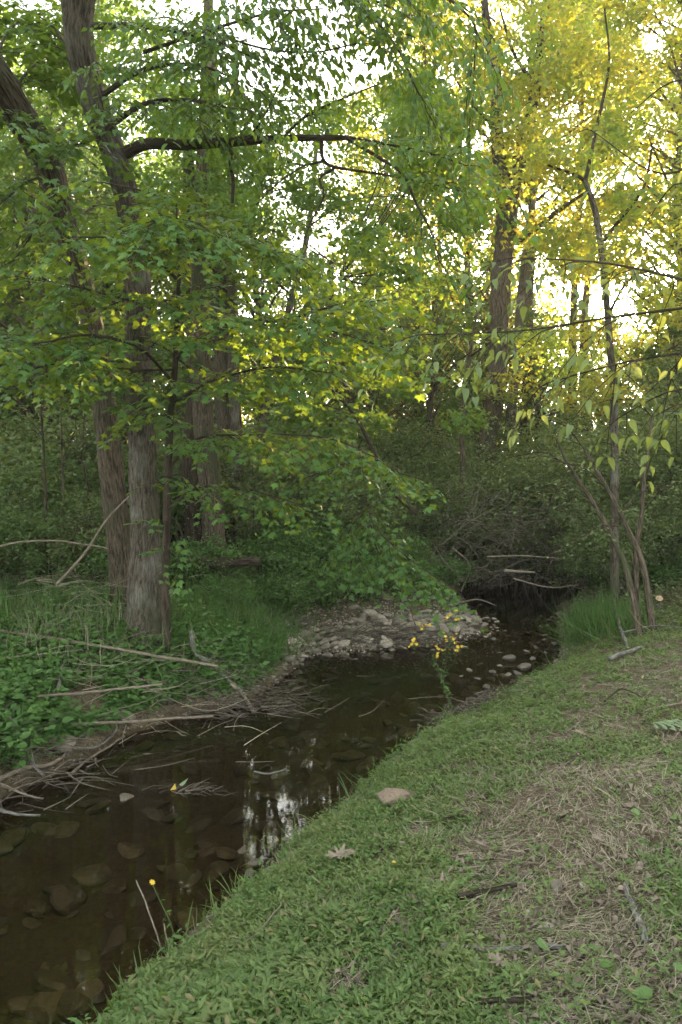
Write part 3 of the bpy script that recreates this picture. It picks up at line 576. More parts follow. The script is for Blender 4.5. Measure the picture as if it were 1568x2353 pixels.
for k, x, y, s in [(0,5.9,14.6,1.0),(0,6.6,12.6,.85),(0,6.2,10.6,.75),(0,8.4,15,1.2),(0,2.6,18,.95),(0,5.3,18.5,1.1),(0,10,18,1.3),(0,7.8,11.5,1.),(0,1.9,15.0,.9),(0,5.0,14.2,1.15),(0,4.8,16.6,1.3),(0,5.6,12.3,.9),(0,3.4,17.2,1.2),(0,3.0,15.4,.8),(0,3.8,18.8,1.2),(0,5.6,20,1.3),(0,7.5,17,1.2),(0,12,15,1.3),(0,8.6,21,1.2),
   (1,-3.9,10.2,.9),(1,-5.8,10.4,1.1),(2,-4.4,9.2,.7),(0,5.6,15.5,1.4),(0,7,13.8,1.35),(0,6.3,12.6,1.2),(0,3.9,17.6,1.5),(0,8.2,16.5,1.6),(0,9.5,14,1.5),(1,4.6,11.8,.9),(1,-2.6,15.8,1.7),(1,.9,17,1.8),(1,-5,12,1.5),(2,-6.5,13.5,1.6),(1,7.2,10.2,1.),(1,5.2,13.2,1.2),(1,-.7,15.2,1.35),(1,1.5,15.6,1.4),(1,-1.8,13.6,1.3),(1,.6,17.5,1.6),(1,.3,13.7,1.1),(1,-1.2,16.8,1.6),(1,2.6,16.8,1.4),(1,-3.2,14.6,1.3),(1,3,21,1.3),(1,-3,16.5,1.2),(1,6.5,23,1.4),(1,1,12.9,.55),
   (2,-5.8,9.2,1.),(2,-6.2,11.5,1.2),(2,-3.6,12.2,1.),(2,-7.4,10,1.2),(2,-2.6,14.5,1.1),(2,-5,13,1.2),(2,-8.5,13,1.4),(2,-5.2,8.0,.7),(2,-1.2,18,1.3),(2,-7,7.2,.8),
   (3,-.9,10.9,.8),(3,-.3,11.4,.9),(3,.35,11.9,.9),(3,1.0,12.5,.9),(3,1.7,13.1,.8),(3,-1.0,11.8,1.),(3,.7,12.8,.9),(3,-2.2,11,1.),(3,-1.6,10.1,.6),(3,-3.4,10.2,.9),(3,1.6,13.4,.7),(3,4.9,11.6,.8),(3,5.3,9.8,.7),(3,4.6,12.9,.9),(3,-.9,13.2,1.1),(3,6.3,8.6,.8),(3,-3.2,9.2,.5)]:
    copy_tree([s0, s1, s2, s3][k], gl(x, y), rs.uniform(0, 6.28), s*rs.uniform(.93, 1.07), SL[k])
# bare tangle under the arching shrubs
rt = root('brush_tangle', gl(3.7, 14.2), 'tangle of bare pale twigs hanging over the dark water under the arching shrubs', 'brush')
base = np.array(rt.location); rg = np.random.default_rng(9); mb = MB()
for i in range(240):
    p = at(rg.uniform(1020, 1370), rg.uniform(1150, 1345), rg.uniform(12.2, 13.8)); d = rg.normal(0, 1, 3)*np.array([1., .4, .45]); L = rg.uniform(.3, 1.4)
    q = p+nrm(d)*L; m = (p+q)/2+np.array([0, 0, rg.uniform(-.1, .3)]); q[2] = max(q[2], .02)
    tube(mb, resample([p, m, q], .1), rg.uniform(.004, .011), .002, 4, .1)
mb.build('twigs', M['twig'], rt, base)
for l, r in (([(1120,1280,12.5),(1200,1278,12.4),(1300,1285,12.2)], 4), ([(1160,1312,12.2),(1230,1316,12.2)], 8), ([(1060,1385,12.6),(1100,1378,12.6),(1140,1392,12.5)], 4), ([(1180,1330,12.3),(1260,1350,12.2),(1330,1345,12.2)], 4), ([(1040,1260,13.5),(1080,1300,13.3),(1060,1360,13)], 5)):
    mb = MB(); tube(mb, resample(px(l), .08), wr(r,13), wr(r*.5,13), 6, .2); mb.build('bough', M['ptwig'], rt, base)

# right-bank leaning saplings and stump
def sapl(label, pts, w0, w1, seed, limbs=(), bark='bark'):
    return tree('sapling', label, pts, list(np.linspace(w0, w1, len(pts))), bark, limbs, T=T_D, lm='bush', seed=seed, seg=10, flare=.25, leaf=.06, sub=.6, gap=.18, twl=.28, droop=.3, step=.05)
sapl('leaning pale sapling stem on the right bank, the lower of the pair that slants left', [(1478,1402,8.6),(1440,1310,8.9),(1400,1220,9.2),(1360,1150,9.5),(1310,1075,9.8),(1280,1010,10)], 17, 6, 51,
  [([(1360,1150,9.5),(1300,1120,9.5),(1220,1130,9.6)], .008), ([(1310,1075,9.8),(1250,1040,9.8),(1180,1050,9.8)], .008), ([(1400,1220,9.2),(1450,1150,9.2),(1500,1120,9.3)], .008)])
sapl('leaning sapling rising behind the cut stub, reaching up left', [(1505,1392,8.7),(1478,1300,8.9),(1440,1210,9.2),(1400,1130,9.4),(1345,1035,9.6)], 18, 6, 52,
  [([(1400,1130,9.4),(1350,1080,9.4),(1280,1060,9.5)], .008), ([(1345,1035,9.6),(1300,980,9.6),(1240,960,9.6)], .008), ([(1440,1210,9.2),(1380,1210,9.1),(1330,1240,9.1)], .007)])
sapl('upright forked sapling at the right, standing with the leaning pair', [(1470,1380,9.0),(1462,1290,9.2),(1475,1180,9.3),(1482,1090,9.4),(1500,960,9.5)], 15, 6, 53,
  [([(1475,1180,9.3),(1530,1120,9.2),(1600,1100,9.2)], .008), ([(1482,1090,9.4),(1440,1040,9.4),(1400,1020,9.4)], .008), ([(1500,960,9.5),(1460,920,9.4),(1400,920,9.4)], .008), ([(1500,960,9.5),(1560,930,9.4),(1620,930,9.4)], .008)])
sapl('thin bare sapling standing in the brush at the far left, the leftmost of three', [(122,1330,9.6),(106,1240,9.6),(104,1130,9.6),(98,1000,9.6),(90,880,9.6)], 9, 4, 54, [([(98,1000,9.6),(40,940,9.5),(-20,930,9.4)], .006)], 'barkd')
sapl('thin pale sapling in the left brush, middle one of three', [(150,1290,10.2),(147,1180,10.2),(143,1060,10.2),(140,900,10.2)], 7, 3, 55, [([(143,1060,10.2),(180,980,10.1),(230,960,10)], .006)])
sapl('thin kinked sapling left of the dark trunk, rightmost of three in the brush', [(215,1260,10.6),(205,1150,10.6),(190,1050,10.6),(196,930,10.6)], 7, 3, 56, [([(190,1050,10.6),(130,1000,10.5),(80,990,10.4)], .006)], 'barkd')
st = onground(1510, 1400); rt = root('tree_stump', st, 'sawn off stub with a pale cut face beside the leaning saplings', 'stump')
mb = MB(); e = st+np.array([-.03, -.14, .17]); tube(mb, resample([st-UP*.05, (st+e)/2, e], .02), .06, .05, 14, .1, .2, seed=3); mb.build('bark', M['barkg'], rt, st)
mb = MB(); dn = nrm(e-(st+e)/2); a1 = nrm(np.cross(dn, UP)); a2 = np.cross(dn, a1); th = np.linspace(0, 6.283, 16, endpoint=False); mb.add(e+dn*.003+.049*(np.cos(th)[:, None]*a1+np.sin(th)[:, None]*a2), [np.arange(16)[None]]); mb.build('cut_face', M['cut'], rt, st, smooth=False)

# near boughs of large leaves coming in from the right
def bough(label, lines, seed, base, leaf=.088, **kw):
    rg = np.random.default_rng(seed); wood, lv = MB(), []
    for l, r in lines: foliate(wood, lv, px(l), r, .003, rg, T=T_E, leaf=leaf, lgap=.075, **kw)
    b = at(*base); rt = root('overhanging_bough', b, label, 'branch', 'boughs of large leaves reaching in from the right')
    wood.build('twigs', M['barkd'], rt, b); emit(lv, T_E).build('leaves', M['near'], rt, b)
bough('bough of large pointed leaves hanging in from the right at mid height', [([(1640,660,3.9),(1400,606,4.2),(1180,592,4.6)], .009), ([(1640,700,3.7),(1400,730,4.0),(1200,760,4.3),(960,770,4.6)], .008)], 61, (1640,660,3.9), sub=.5, gap=.15, twl=.24, droop=.6, flat=.8, dens=.9)
bough('lower bough of large soft green leaves at the right edge under the lit one', [([(1660,800,3.6),(1450,830,3.9),(1260,880,4.3)], .007), ([(1660,890,3.8),(1540,900,3.9),(1440,950,4.1)], .006)], 62, (1660,800,3.6), sub=.45, gap=.18, twl=.24, droop=.6, flat=.8, dens=.8)
bough('upper bough of big leaves near the right edge with sky behind', [([(1660,330,4.2),(1520,400,4.4),(1360,300,4.8)], .007), ([(1660,180,4.3),(1540,190,4.6),(1450,260,4.9)], .007), ([(1660,500,4.2),(1560,420,4.5),(1480,520,4.8)], .006)], 63, (1660,330,4.2), sub=.45, gap=.24, twl=.22, droop=.55, dens=.6)

# ------------------------------------------------------------------ ground cover
def scatter(rg, n, y0, y1, pw=1.6, ext=.8):
    """points spread over the ground, thinning with distance"""
    t = rg.random(n); k = 1-pw; y = (y0**k+(y1**k-y0**k)*t)**(1/k) if pw != 1 else y0*(y1/y0)**t
    x = rg.uniform(-1, 1, n)*(.50*y+ext); return x, y
def greenness(x, y, d):
    n = n2(x, y, 1.1, 41, 3)
    g = .95-np.clip((d-.75)/.9, 0, 1)*.78+.42*n+.5*n2(x, y, 4.6, 47, 2)
    g = g-.75*np.clip(1-np.hypot(x-1.05, (y-3.7)*.8)/.75, 0, 1)-.4*np.clip(1-np.hypot(x-.75, y-2.6)/.5, 0, 1)
    return g
rg = np.random.default_rng(300)
x, y = scatter(rg, 150000, 1.5, 13, 1.9); d, s = sdist(x, y)
g = greenness(x, y, d); k = (s > .5) & (d > .18+.30*n2(x, y, 2.6, 91, 2)) & (rg.random(len(x)) < np.clip(g, .05, 1)) & (y < 10.5); x, y, d, g = x[k], y[k], d[k], g[k]
z = hz(x, y); n = len(x); K = 6; h = rg.uniform(.015, .06, n)*np.clip(g+.2, .5, 1.2)*(1+.6*np.clip(1-(d-.1)/.5, 0, 1))
lean = rg.normal(0, .5, (n, 3)); lean[:, 2] = 1; lean = nrm(lean); mb = MB(); a0 = rg.uniform(0, 6.28, n)
for q in range(K):
    a = a0+q*2.5+rg.normal(0, .3, n); el = rg.uniform(.0, .9, n); D = np.stack([np.cos(a), np.sin(a), el], 1)
    P = np.stack([x, y, z], 1)+lean*(h*(q+1)/K)[:, None]; sz = rg.uniform(.012, .031, n)*(1+.06*y)*(1+.8*np.clip(1-np.hypot(x+.5, y-2.6)/1.1, 0, 1))
    leaves(mb, t_lance(.17), P, D, UP+rg.normal(0, .3, (n, 3)), sz)
leaves(mb, T_B, np.stack([x, y, z-.01], 1), lean, rg.normal(0, 1, (n, 3)), h+.02)
tag(mb.build('ground_cover', M['herb']), 'low bright green herb carpet over the near bank', 'ground cover', kind='stuff')
# grass blades in the near bank
x, y = scatter(rg, 60000, 1.5, 12, 1.9); d, s = sdist(x, y); g = greenness(x, y, d)
k = (s > .5) & (d > .06) & (rg.random(len(x)) < np.clip(g+.25+(d < .3)*.8, .12, 1)*.8); x, y, d = x[k], y[k], d[k]; n = len(x); z = hz(x, y)
mb = MB(); D = rg.normal(0, .55, (n, 3)); D[:, 2] = rg.uniform(.4, 1.2, n); L = rg.uniform(.03, .10, n)*(1+1.1*np.clip(1-(d-.1)/.3, 0, 1)*(rg.random(n) < .5))*(1+.04*y)
TB2 = (np.array([(0,0,0),(.05,0,0),(.045,.4,.0),(.03,.75,-.09),(0,1,-.25),(0,.75,-.09),(0,.4,.0)],float)*np.array([.7,1,1]), np.array([(0,1,2),(0,2,6),(6,2,3),(6,3,5),(5,3,4)]))
leaves(mb, TB2, np.stack([x, y, z-.01], 1), D, rg.normal(0, 1, (n, 3)), L)
tag(mb.build('grass', M['grass']), 'short mown grass blades mixed into the near bank', 'grass', kind='stuff')
# straw and litter
x, y = scatter(rg, 110000, 1.5, 13, 1.9); d, s = sdist(x, y); g = greenness(x, y, d)
k = (s > .5) & (d > .15) & (rg.random(len(x)) < np.clip(1.0-g*.75, .12, 1)); x, y = x[k], y[k]; n = len(x); z = hz(x, y)
a = .5+.9*n2(x, y, 1.5, 55, 2)*2+rg.normal(0, .7, n); D = np.stack([np.cos(a), np.sin(a), rg.normal(.05, .13, n)], 1); mb = MB()
TS = (np.array([(0,0,0),(.02,0,0),(.022,.5,.03),(.012,1,0),(0,1,0),(0,.5,.03)],float), np.array([(0,1,2),(0,2,5),(5,2,3),(5,3,4)]))
leaves(mb, TS, np.stack([x, y, z+rg.uniform(0, .022, n)], 1), D, UP+rg.normal(0, .4, (n, 3)), rg.uniform(.02, .10, n)*(1+.04*y))
tag(mb.build('straw', M['straw']), 'dry cut grass and straw strewn over the near bank', 'straw', kind='stuff')
x, y = scatter(rg, 16000, 1.5, 13, 1.9); d, s = sdist(x, y); g = greenness(x, y, d); k = np.where(s > .5, (d > .2) & (rg.random(len(x)) < np.clip(1.1-g, .04, 1)), (d > .03) & (rg.random(len(x)) < .8)); x, y = x[k], y[k]; n = len(x)
a = rg.uniform(0, 6.28, n); mb = MB(); leaves(mb, T_O, np.stack([x, y, hz(x, y)+rg.uniform(.004, .03, n)], 1), np.stack([np.cos(a), np.sin(a), rg.normal(0, .3, n)], 1), UP+rg.normal(0, .6, (n, 3)), rg.uniform(.008, .04, n), 2.5)
tag(mb.build('leaf_litter', M['dead']), 'crumbled brown leaf litter on the banks', 'litter', kind='stuff')

# left bank: weeds, tall grass, bramble
def weeds(name, label, n, y0, y1, hmax, leaf, m, mask, seed, T=T_D, pw=1.5, K=7, cat='undergrowth'):
    rg = np.random.default_rng(seed); x, y = scatter(rg, n, y0, y1, pw, 1.5); d, s = sdist(x, y); k = mask(x, y, d, s, rg); x, y, d = x[k], y[k], d[k]; n = len(x); z = hz(x, y)
    h = hmax*rg.uniform(.3, 1, n)*np.clip(.5+.7*n2(x, y, .9, seed, 2), .15, 1.2); mb = MB(); a0 = rg.uniform(0, 6.28, n); lean = rg.normal(0, .25, (n, 3)); lean[:, 2] = 1
    for q in range(K):
        a = a0+q*2.4; f = (q+1.)/K; D = np.stack([np.cos(a), np.sin(a), rg.uniform(-.4, .5, n)], 1); P = np.stack([x, y, z], 1)+lean*(h*f)[:, None]+D*leaf*.3
        leaves(mb, T, P, D, UP+rg.normal(0, .45, (n, 3)), leaf*rg.uniform(.6, 1.2, n))
    leaves(mb, T_B, np.stack([x, y, z], 1), lean, rg.normal(0, 1, (n, 3)), h)
    return tag(mb.build(name, M[m]), label, cat, kind='stuff')
weeds('undergrowth', 'shaded green weeds carpeting the far bank and the floor of the wood', 11000, 5.5, 22, .45, .06, 'weed', lambda x, y, d, s, r: (s < .5) & (d > .55) & (barmask(x, y) < .9), 401)
weeds('undergrowth', 'leafy weeds along the edge of the wood on the right bank', 5000, 8.2, 20, .45, .06, 'bush', lambda x, y, d, s, r: (s > .5) & ((x-3.2)+(y-8)*.25 > .9) & (d > .25), 402)
weeds('bramble_patch', 'broad leaved brambles on the left bank between the fallen poles', 22000, 4.6, 9.6, .38, .085, 'bramble', lambda x, y, d, s, r: (s < .5) & (d > .10) & (d < 2.4) & (x < -.8) & (n2(x, y, 1.6, 77, 2) > -.75), 403, T=T_O, pw=1., K=6)
weeds('bank_weeds', 'ragged weeds leaning over the water along the near bank', 5200, 2.4, 10.5, .2, .05, 'weed', lambda x, y, d, s, r: (s > .5) & (d > .02) & (d < .32) & (n2(x, y, 2.2, 88, 2) > -.05), 404, T=T_L, pw=1.2, K=7)
weeds('tall_weeds', 'scattered taller weed stalks and seedlings standing out of the near bank herbs', 1500, 1.7, 10, .13, .035, 'herb', lambda x, y, d, s, r: (s > .5) & (d > .2) & (n2(x, y, 1.4, 65, 2) > .05), 406, T=T_L, pw=1.7, K=8)
weeds('broadleaf_weeds', 'small round leaved weeds dotted through the near bank herbs', 6000, 1.6, 9, .05, .03, 'weed', lambda x, y, d, s, r: (s > .5) & (d > .3) & (n2(x, y, 1.9, 63, 2) > .1), 405, T=T_O, pw=1.9, K=5)
def tallgrass(label, n, fx, fy, L0, L1, m, seed, k=1):
    rg = np.random.default_rng(seed); x = rg.normal(fx[0], fx[1], n); y = rg.normal(fy[0], fy[1], n); d, s = sdist(x, y); q = d > .08; x, y = x[q], y[q]; n = len(x)
    D = rg.normal(0, .75, (n, 3)); D[:, 2] = rg.uniform(.2, .95, n); mb = MB(); TT = (np.array([(0,0,0),(.022,0,0),(.02,.4,.02),(.014,.75,-.12),(0,1,-.38),(0,.75,-.12),(0,.4,.02)],float), TB2[1])
    H_ = nrm(np.stack([D[:, 0], D[:, 1], np.zeros(n)], 1)+1e-6); leaves(mb, TT, np.stack([x, y, hz(x, y)-.02], 1), D, H_*1.0+rg.normal(0, .3, (n, 3)), rg.uniform(L0, L1, n))
    return tag(mb.build('tall_grass', M[m]), label, 'grass', kind='stuff')
tallgrass('long soft grass drooping on the bank right of the grey trunk', 4600, (-1.4, .6), (9.4, .7), .15, .5, 'tgrass', 501)
tallgrass('dark grass tuft overhanging the water below the saplings on the right bank', 1500, (3.45, .22), (9.9, .5), .25, .6, 'tgrass', 502)
tallgrass('dry bleached grass heap on the left bank beside the trunks', 1300, (-3.1, .5), (8.0, .4), .15, .4, 'straw', 503)
tallgrass('thin grass standing in the shade at the far left', 3500, (-4.2, .9), (8.6, .9), .25, .6, 'tgrass', 504)

# ------------------------------------------------------------------ stones
def stone_mesh(seed, flat):
    import bmesh
    bm = bmesh.new(); bmesh.ops.create_icosphere(bm, subdivisions=3, radius=.5); me = bpy.data.meshes.new('stone'); rg = np.random.default_rng(seed)
    V = np.array([v.co for v in bm.verts]); 
    for _ in range(9):
        nn = nrm(rg.normal(0, 1, 3)*np.array([1, 1, 1.3])); c = rg.uniform(.26, .42); e = V@nn-c; V = V-np.where(e > 0, e, 0)[:, None]*nn*.92
    V = V*(1+.05*vn(V*4, seed))[:, None]*np.array([1, rg.uniform(.55, .85), flat])
    for v, c in zip(bm.verts, V): v.co = c
    for f in bm.faces: f.smooth = False
    bm.to_mesh(me); bm.free(); return me
SM = [stone_mesh(600+i, f) for i, f in enumerate((.4, .5, .38, .6, .55, .45, .5, .35))]
for m_ in SM: m_.materials.append(M['stone'])
SW = [m_.copy() for m_ in SM[:5]]
for m_ in SW: m_.materials.clear(); m_.materials.append(M['stonew'])
SR = [m_.copy() for m_ in SM]
for m_ in SR: m_.materials.clear(); m_.materials.append(M['stoned'])
def stone(x, y, sz, label, group, rg, ms=SM, dz=0., z=None):
    o = bpy.data.objects.new('stone', ms[int(rg.integers(len(ms)))]); COL.objects.link(o); o.location = (x, y, (gz(x, y) if z is None else z)+sz*.08+dz)
    o.rotation_euler = (rg.normal(0, .28), rg.normal(0, .28), rg.uniform(0, 6.28)); o.scale = (sz*rg.uniform(.85, 1.3), sz, sz*rg.uniform(.8, 1.2)); return tag(o, label, 'stone', group)
rg = np.random.default_rng(700); c = 0
while c < 205:
    t = rg.random(); x = -.8+3.2*t+rg.normal(0, .4); y = 10.1+1.9*t+rg.normal(0, .5); dd_, ss_ = sdist(np.array([x]), np.array([y]))
    if ss_[0] > .5 or dd_[0] < -.12 or dd_[0] > 1.9: continue
    stone(x, y, rg.uniform(.11, .22)*(1 if rg.random() < .88 else 1.35), 'flat grey brown stone lying loose among the others of the bar', 'stones of the gravel bar', rg, dz=.02+.03*rg.random()); c += 1
def pstones(lst, label, group, ms=SM, d=.0):
    for u, v, sz in lst:
        p = onground(u, v); stone(p[0], p[1], sz, label, group, rg, ms, d, z=max(gz(p[0], p[1]), -.02))
pstones([(1170,1513,.2),(1205,1532,.2),(1150,1530,.14),(1130,1545,.16),(1165,1552,.13),(1190,1550,.12),(1225,1515,.12),(1100,1560,.12),(1250,1470,.12),(1275,1480,.13),(1235,1490,.1),(1210,1497,.12),(1290,1465,.12),(1150,1500,.1),(1060,1555,.12),(1120,1580,.12),(1290,1440,.12),(1240,1440,.1),(1135,1470,.11),(1160,1450,.1),(1180,1475,.1),(1215,1455,.1),(1265,1455,.09),(1255,1500,.1),(1195,1570,.1),(1145,1595,.1),(1080,1540,.1),(1105,1525,.1),(1260,1425,.1)],
  'flat stone in the shallow riffle against the grassy right shore', 'stones of the riffle', ms=SR)
pstones([(655,1930,.1),(700,1912,.1),(680,1925,.08),(720,1905,.08),(640,1960,.09),(735,1898,.07),(610,1972,.08)], 'pale stone wedged under the edge of the near grass bank', 'stones under the near bank edge')
pstones([(555,1955,.13),(585,1985,.12),(575,2010,.1),(495,2040,.07),(560,2030,.07),(525,2060,.06)], 'dark wet stone at the waterline below the near bank', 'wet stones at the near waterline', SW)
stone(*onground(135,1715)[:2], .3, 'big blocky brown stone on the left waterline below the brambles', None, rg, ms=[SM[4]])
stone(*onground(285,1650)[:2], .24, 'upright grey brown stone in the leaves above the left waterline', None, rg, ms=[SM[4]])
stone(*onground(60,1745)[:2], .2, 'pale stone caught among the driftwood at the left edge', None, rg)
stone(*onground(1075,1668)[:2], .16, 'flat tan stone at the tip of the near bank beside the root clump', None, rg)
p = onground(290,1835); stone(p[0], p[1], .12, 'small stone with a fallen leaf on it, breaking the water surface on the left', None, rg, ms=[SW[3]], z=-.01)
p = onground(910,1850); rk = SM[2].copy(); rk.materials.clear(); rk.materials.append(M['rock']); stone(p[0], p[1], .3, 'reddish brown flat rock lying in the grass near the water edge', None, rg, ms=[rk], dz=.03)
for u, v, sz, lb in ((1280,2045,.09,'pinkish tan stone half buried in the bare patch'), (1260,2140,.07,'tan stone just above the long fallen stick'), (1345,2040,.05,'bluish grey pebble on the bare patch'), (1215,2105,.05,'dull stone at the left end of the bare patch'), (1380,1985,.035,'small white pebble on the bare patch')):
    p = onground(u, v); stone(p[0], p[1], sz, lb, None, rg)
c = 0
while c < 28:
    x = rg.uniform(-3.2, 2.5); y = rg.uniform(2.6, 9.9); dd_, _ = sdist(np.array([x]), np.array([y]))
    if dd_[0] > -.08: continue
    stone(x, y, rg.uniform(.1, .32), 'brown slab lying on the creek bed under the water', 'slabs on the creek bed', rg, SW); c += 1
# smaller stones of the bar, past the counted ones
rg = np.random.default_rng(705); mb = MB(); mw = MB(); mr = MB(); c = 0
SV = [(np.array([v.co[:] for v in m_.vertices]), np.array([p_.vertices[:] for p_ in m_.polygons])) for m_ in SM[:4]]
while c < 620:
    t = rg.random(); x = -1.1+4.0*t+rg.normal(0, .4); y = 9.9+2.2*t+rg.normal(0, .55); dd_, ss_ = sdist(np.array([x]), np.array([y]))
    if dd_[0] < -.35 or dd_[0] > 1.6 or (ss_[0] > .5 and dd_[0] > .1): continue
    V_, F_ = SV[c % 4]; a = rg.uniform(0, 6.28); Rz = np.array([[math.cos(a), -math.sin(a), 0], [math.sin(a), math.cos(a), rg.normal(0, .2)], [rg.normal(0, .2), rg.normal(0, .2), 1]]); sz = rg.uniform(.05, .12)
    mb.add((V_*sz)@Rz.T+np.array([x, y, max(gz(x, y), -.03)+.015]), [F_]); c += 1
while c < 1350:
    if c < 1000: y = rg.uniform(6.2, 12.4); x = np.interp(y, [6.25,7.5,8.8,10.2,12,13.1], [.55,1.35,2.5,3.1,3.5,3.9])+rg.normal(-.12, .3)*(1 if y > 7.4 else .4)
    elif c < 1120: y = rg.uniform(7.6, 10); x = np.interp(y, [7.35,8.2,9.3,9.85], [-1.3,-.8,-.55,-.25])+rg.normal(-.1, .15)
    else: y = rg.uniform(2.6, 9.6); x = rg.uniform(-3.4, 2)
    dd_, ss_ = sdist(np.array([x]), np.array([y])); b_ = c >= 1120
    if (dd_[0] > -.1) if b_ else (dd_[0] < -.6 or dd_[0] > .12): continue
    V_, F_ = SV[c % 4]; a = rg.uniform(0, 6.28); Rz = np.array([[math.cos(a), -math.sin(a), 0], [math.sin(a), math.cos(a), rg.normal(0, .15)], [rg.normal(0, .15), rg.normal(0, .15), 1]]); sz = rg.uniform(.04, .11) if not b_ else rg.uniform(.08, .3)
    (mw if b_ else mr).add((V_*sz*(1 if not b_ else np.array([1, 1, .6])))@Rz.T+np.array([x, y, max(gz(x, y), -.05 if not b_ else -9)+.012]), [F_]); c += 1
tag(mw.build('bed_stones', M['stonew'], smooth=False), 'brown flat stones covering the creek bed under the water', 'stones', kind='stuff')
tag(mr.build('riffle_stones', M['stoned'], smooth=False), 'small damp stones crowding the riffle and the waterlines', 'stones', kind='stuff')
tag(mb.build('small_stones', M['stone'], smooth=False), 'smaller loose stones filling in between the larger ones of the bar', 'stones', kind='stuff')
# fine gravel
ico = np.array([(0,0,.35),(0,0,-.35)]+[(.5*math.cos(a), .4*math.sin(a), z_) for a, z_ in zip(np.linspace(0, 6.283, 6, endpoint=False), (.1,-.1,.1,-.08,.06,-.1))]); ti = []
for i_ in range(6): j_ = (i_+1) % 6; ti += [(0, 2+i_, 2+j_), (1, 2+j_, 2+i_)]
rg = np.random.default_rng(710); n = 7000; t = rg.random(n); x = -.7+3.2*t+rg.normal(0, .5, n); y = 10.2+1.8*t+rg.normal(0, .6, n); d, s = sdist(x, y); k = (d > -.45) & (d < 1.6) & (s < .5)
n = 16000; x2, y2 = rg.uniform(-2.8, 3.6, n), rg.uniform(3, 13.5, n); d2, s2 = sdist(x2, y2); k2 = (d2 > -.25) & (d2 < .22)&(rg.random(n)<.9); 
for X_, Y_, mm, lb in ((x[k], y[k], 'stone', 'fine gravel between the stones of the bar'), (x2[k2], y2[k2], 'stoned', 'dark wet gravel along the waterlines')):
    x, y = X_, Y_; n = len(x); mb = MB(); leaves(mb, (ico, np.array(ti)), np.stack([x, y, hz(x, y)+.004], 1), np.stack([rg.normal(0, 1, n), rg.normal(0, 1, n), rg.normal(0, .1, n)], 1), UP+rg.normal(0, .2, (n, 3)), rg.uniform(.015, .05 if mm == 'stone' else .05, n)*(.5+.05*y))
    tag(mb.build('gravel', M[mm], smooth=False), lb, 'gravel', kind='stuff')


# ------------------------------------------------------------------ sticks, poles, driftwood
def stick(label, pts, w0, w1, m='stick', cat='stick', group=None, name='stick', lift=.006, forks=(), seed=0, seg=8, free=False):
    """pts: picture points laid on the ground (third value lifts the point above it)"""
    P = []
    for p in pts:
        if free: P.append(at(*p)); continue
        g_ = onground(p[0], p[1]); P.append(g_+UP*(lift+(p[2] if len(p) > 2 else 0)))
    P = np.array(P); dep = P[:, 1].mean(); rt_b = P[0].copy(); mb = MB(); Q = resample(P, .03); Q = Q+np.cumsum(np.random.default_rng(seed+len(label)).normal(0, .0016, Q.shape), 0)
    tube(mb, Q, wr(w0, dep), wr(w1, dep), seg, .2, seed=seed, cap=True)
    for f in forks:
        G = [onground(q[0], q[1])+UP*(lift+(q[2] if len(q) > 2 else 0)) for q in f[0]] if not free else [at(*q) for q in f[0]]
        tube(mb, resample(G, .03), wr(f[1], dep), wr(f[1]*.5, dep), 6, .2, seed=seed+1, cap=True)
    o = mb.build(name, M[m], base=rt_b); return tag(o, label, cat, group)
G1 = 'driftwood along the left bank'
stick('highest of three long poles, slanting down to the grey forked branch', [(-10,1450,7.6),(130,1470,7.6),(330,1502,7.5),(500,1532,7.4)], 9, 6, free=True, group=G1, name='pole')
stick('long thin pole lying across the brambles, middle of the three on the left bank', [(-20,1612,6.4),(180,1600,6.5),(370,1582,6.6)], 8, 5, free=True, group=G1, name='pole')
stick('long pinkish pole just above the left waterline, lowest of the three', [(60,1672,6.3),(250,1662,6.5),(490,1646,6.9)], 8, 6, free=True, group=G1, name='pole')
stick('pale grey forked branch with a bleached crook at the head of the left shore', [(440,1490,.18),(450,1520,.08),(480,1535,.06),(530,1575,.04),(565,1605,.02)], 14, 6, 'stickg', group=G1, name='branch', forks=[([(480,1537,.06),(505,1510,.12),(528,1490,.2)], 7)])
stick('stout bleached branch at the bottom left corner of the driftwood, ending in the water', [(-30,1830,.08),(60,1790,.08),(120,1775,.06),(165,1745,.08)], 13, 8, group=G1, name='branch', forks=[([(0,1818,.05),(60,1835,.02),(100,1838,.0)], 7)])
stick('curved pale branch dipping to the water left of the poles', [(165,1745,.08),(225,1730,.05),(262,1700,.06),(272,1672,.06)], 7, 4, 'stickg', group=G1, name='branch')
stick('thin grey stick slanting down through the left driftwood', [(15,1690,.2),(40,1730,.16),(70,1780,.1),(100,1805,.06)], 8, 6, 'stickg', group=G1)
stick('grey bent limb under the middle pole at the left edge', [(30,1670,.12),(80,1645,.12),(130,1625,.14),(145,1580,.2)], 11, 6, 'stickg', group=G1, name='branch')
stick('dark crooked stick trailing from the left driftwood into the water', [(160,1790,.02),(200,1755,.03),(240,1730,.03),(285,1705,.05)], 7, 4, group=G1)
stick('short pale stick end pointing into the water at the end of the lowest pole', [(530,1590,.08),(560,1612,.05),(582,1640,.0)], 9, 8, group=G1)
stick('weathered root lying in the shallows at the far left', [(-20,1868,.03),(40,1885,.03),(95,1885,.02)], 10, 5, 'stickg', group=G1, name='root')
stick('thin waterlogged stick floating below the bank by the short pale stick', [(600,1633,.03),(650,1632,.03),(680,1628,.03)], 5, 3)
stick('slim stick floating in the middle of the pool', [(585,1785,.03),(620,1788,.03),(660,1775,.03)], 6, 4, 'stickg')
stick('long arching bleached cane over the weeds at the left edge', [(-10,1258,8.0),(60,1243,8.0),(150,1243,8.0),(250,1260,8.0)], 5, 3, free=True, name='cane')
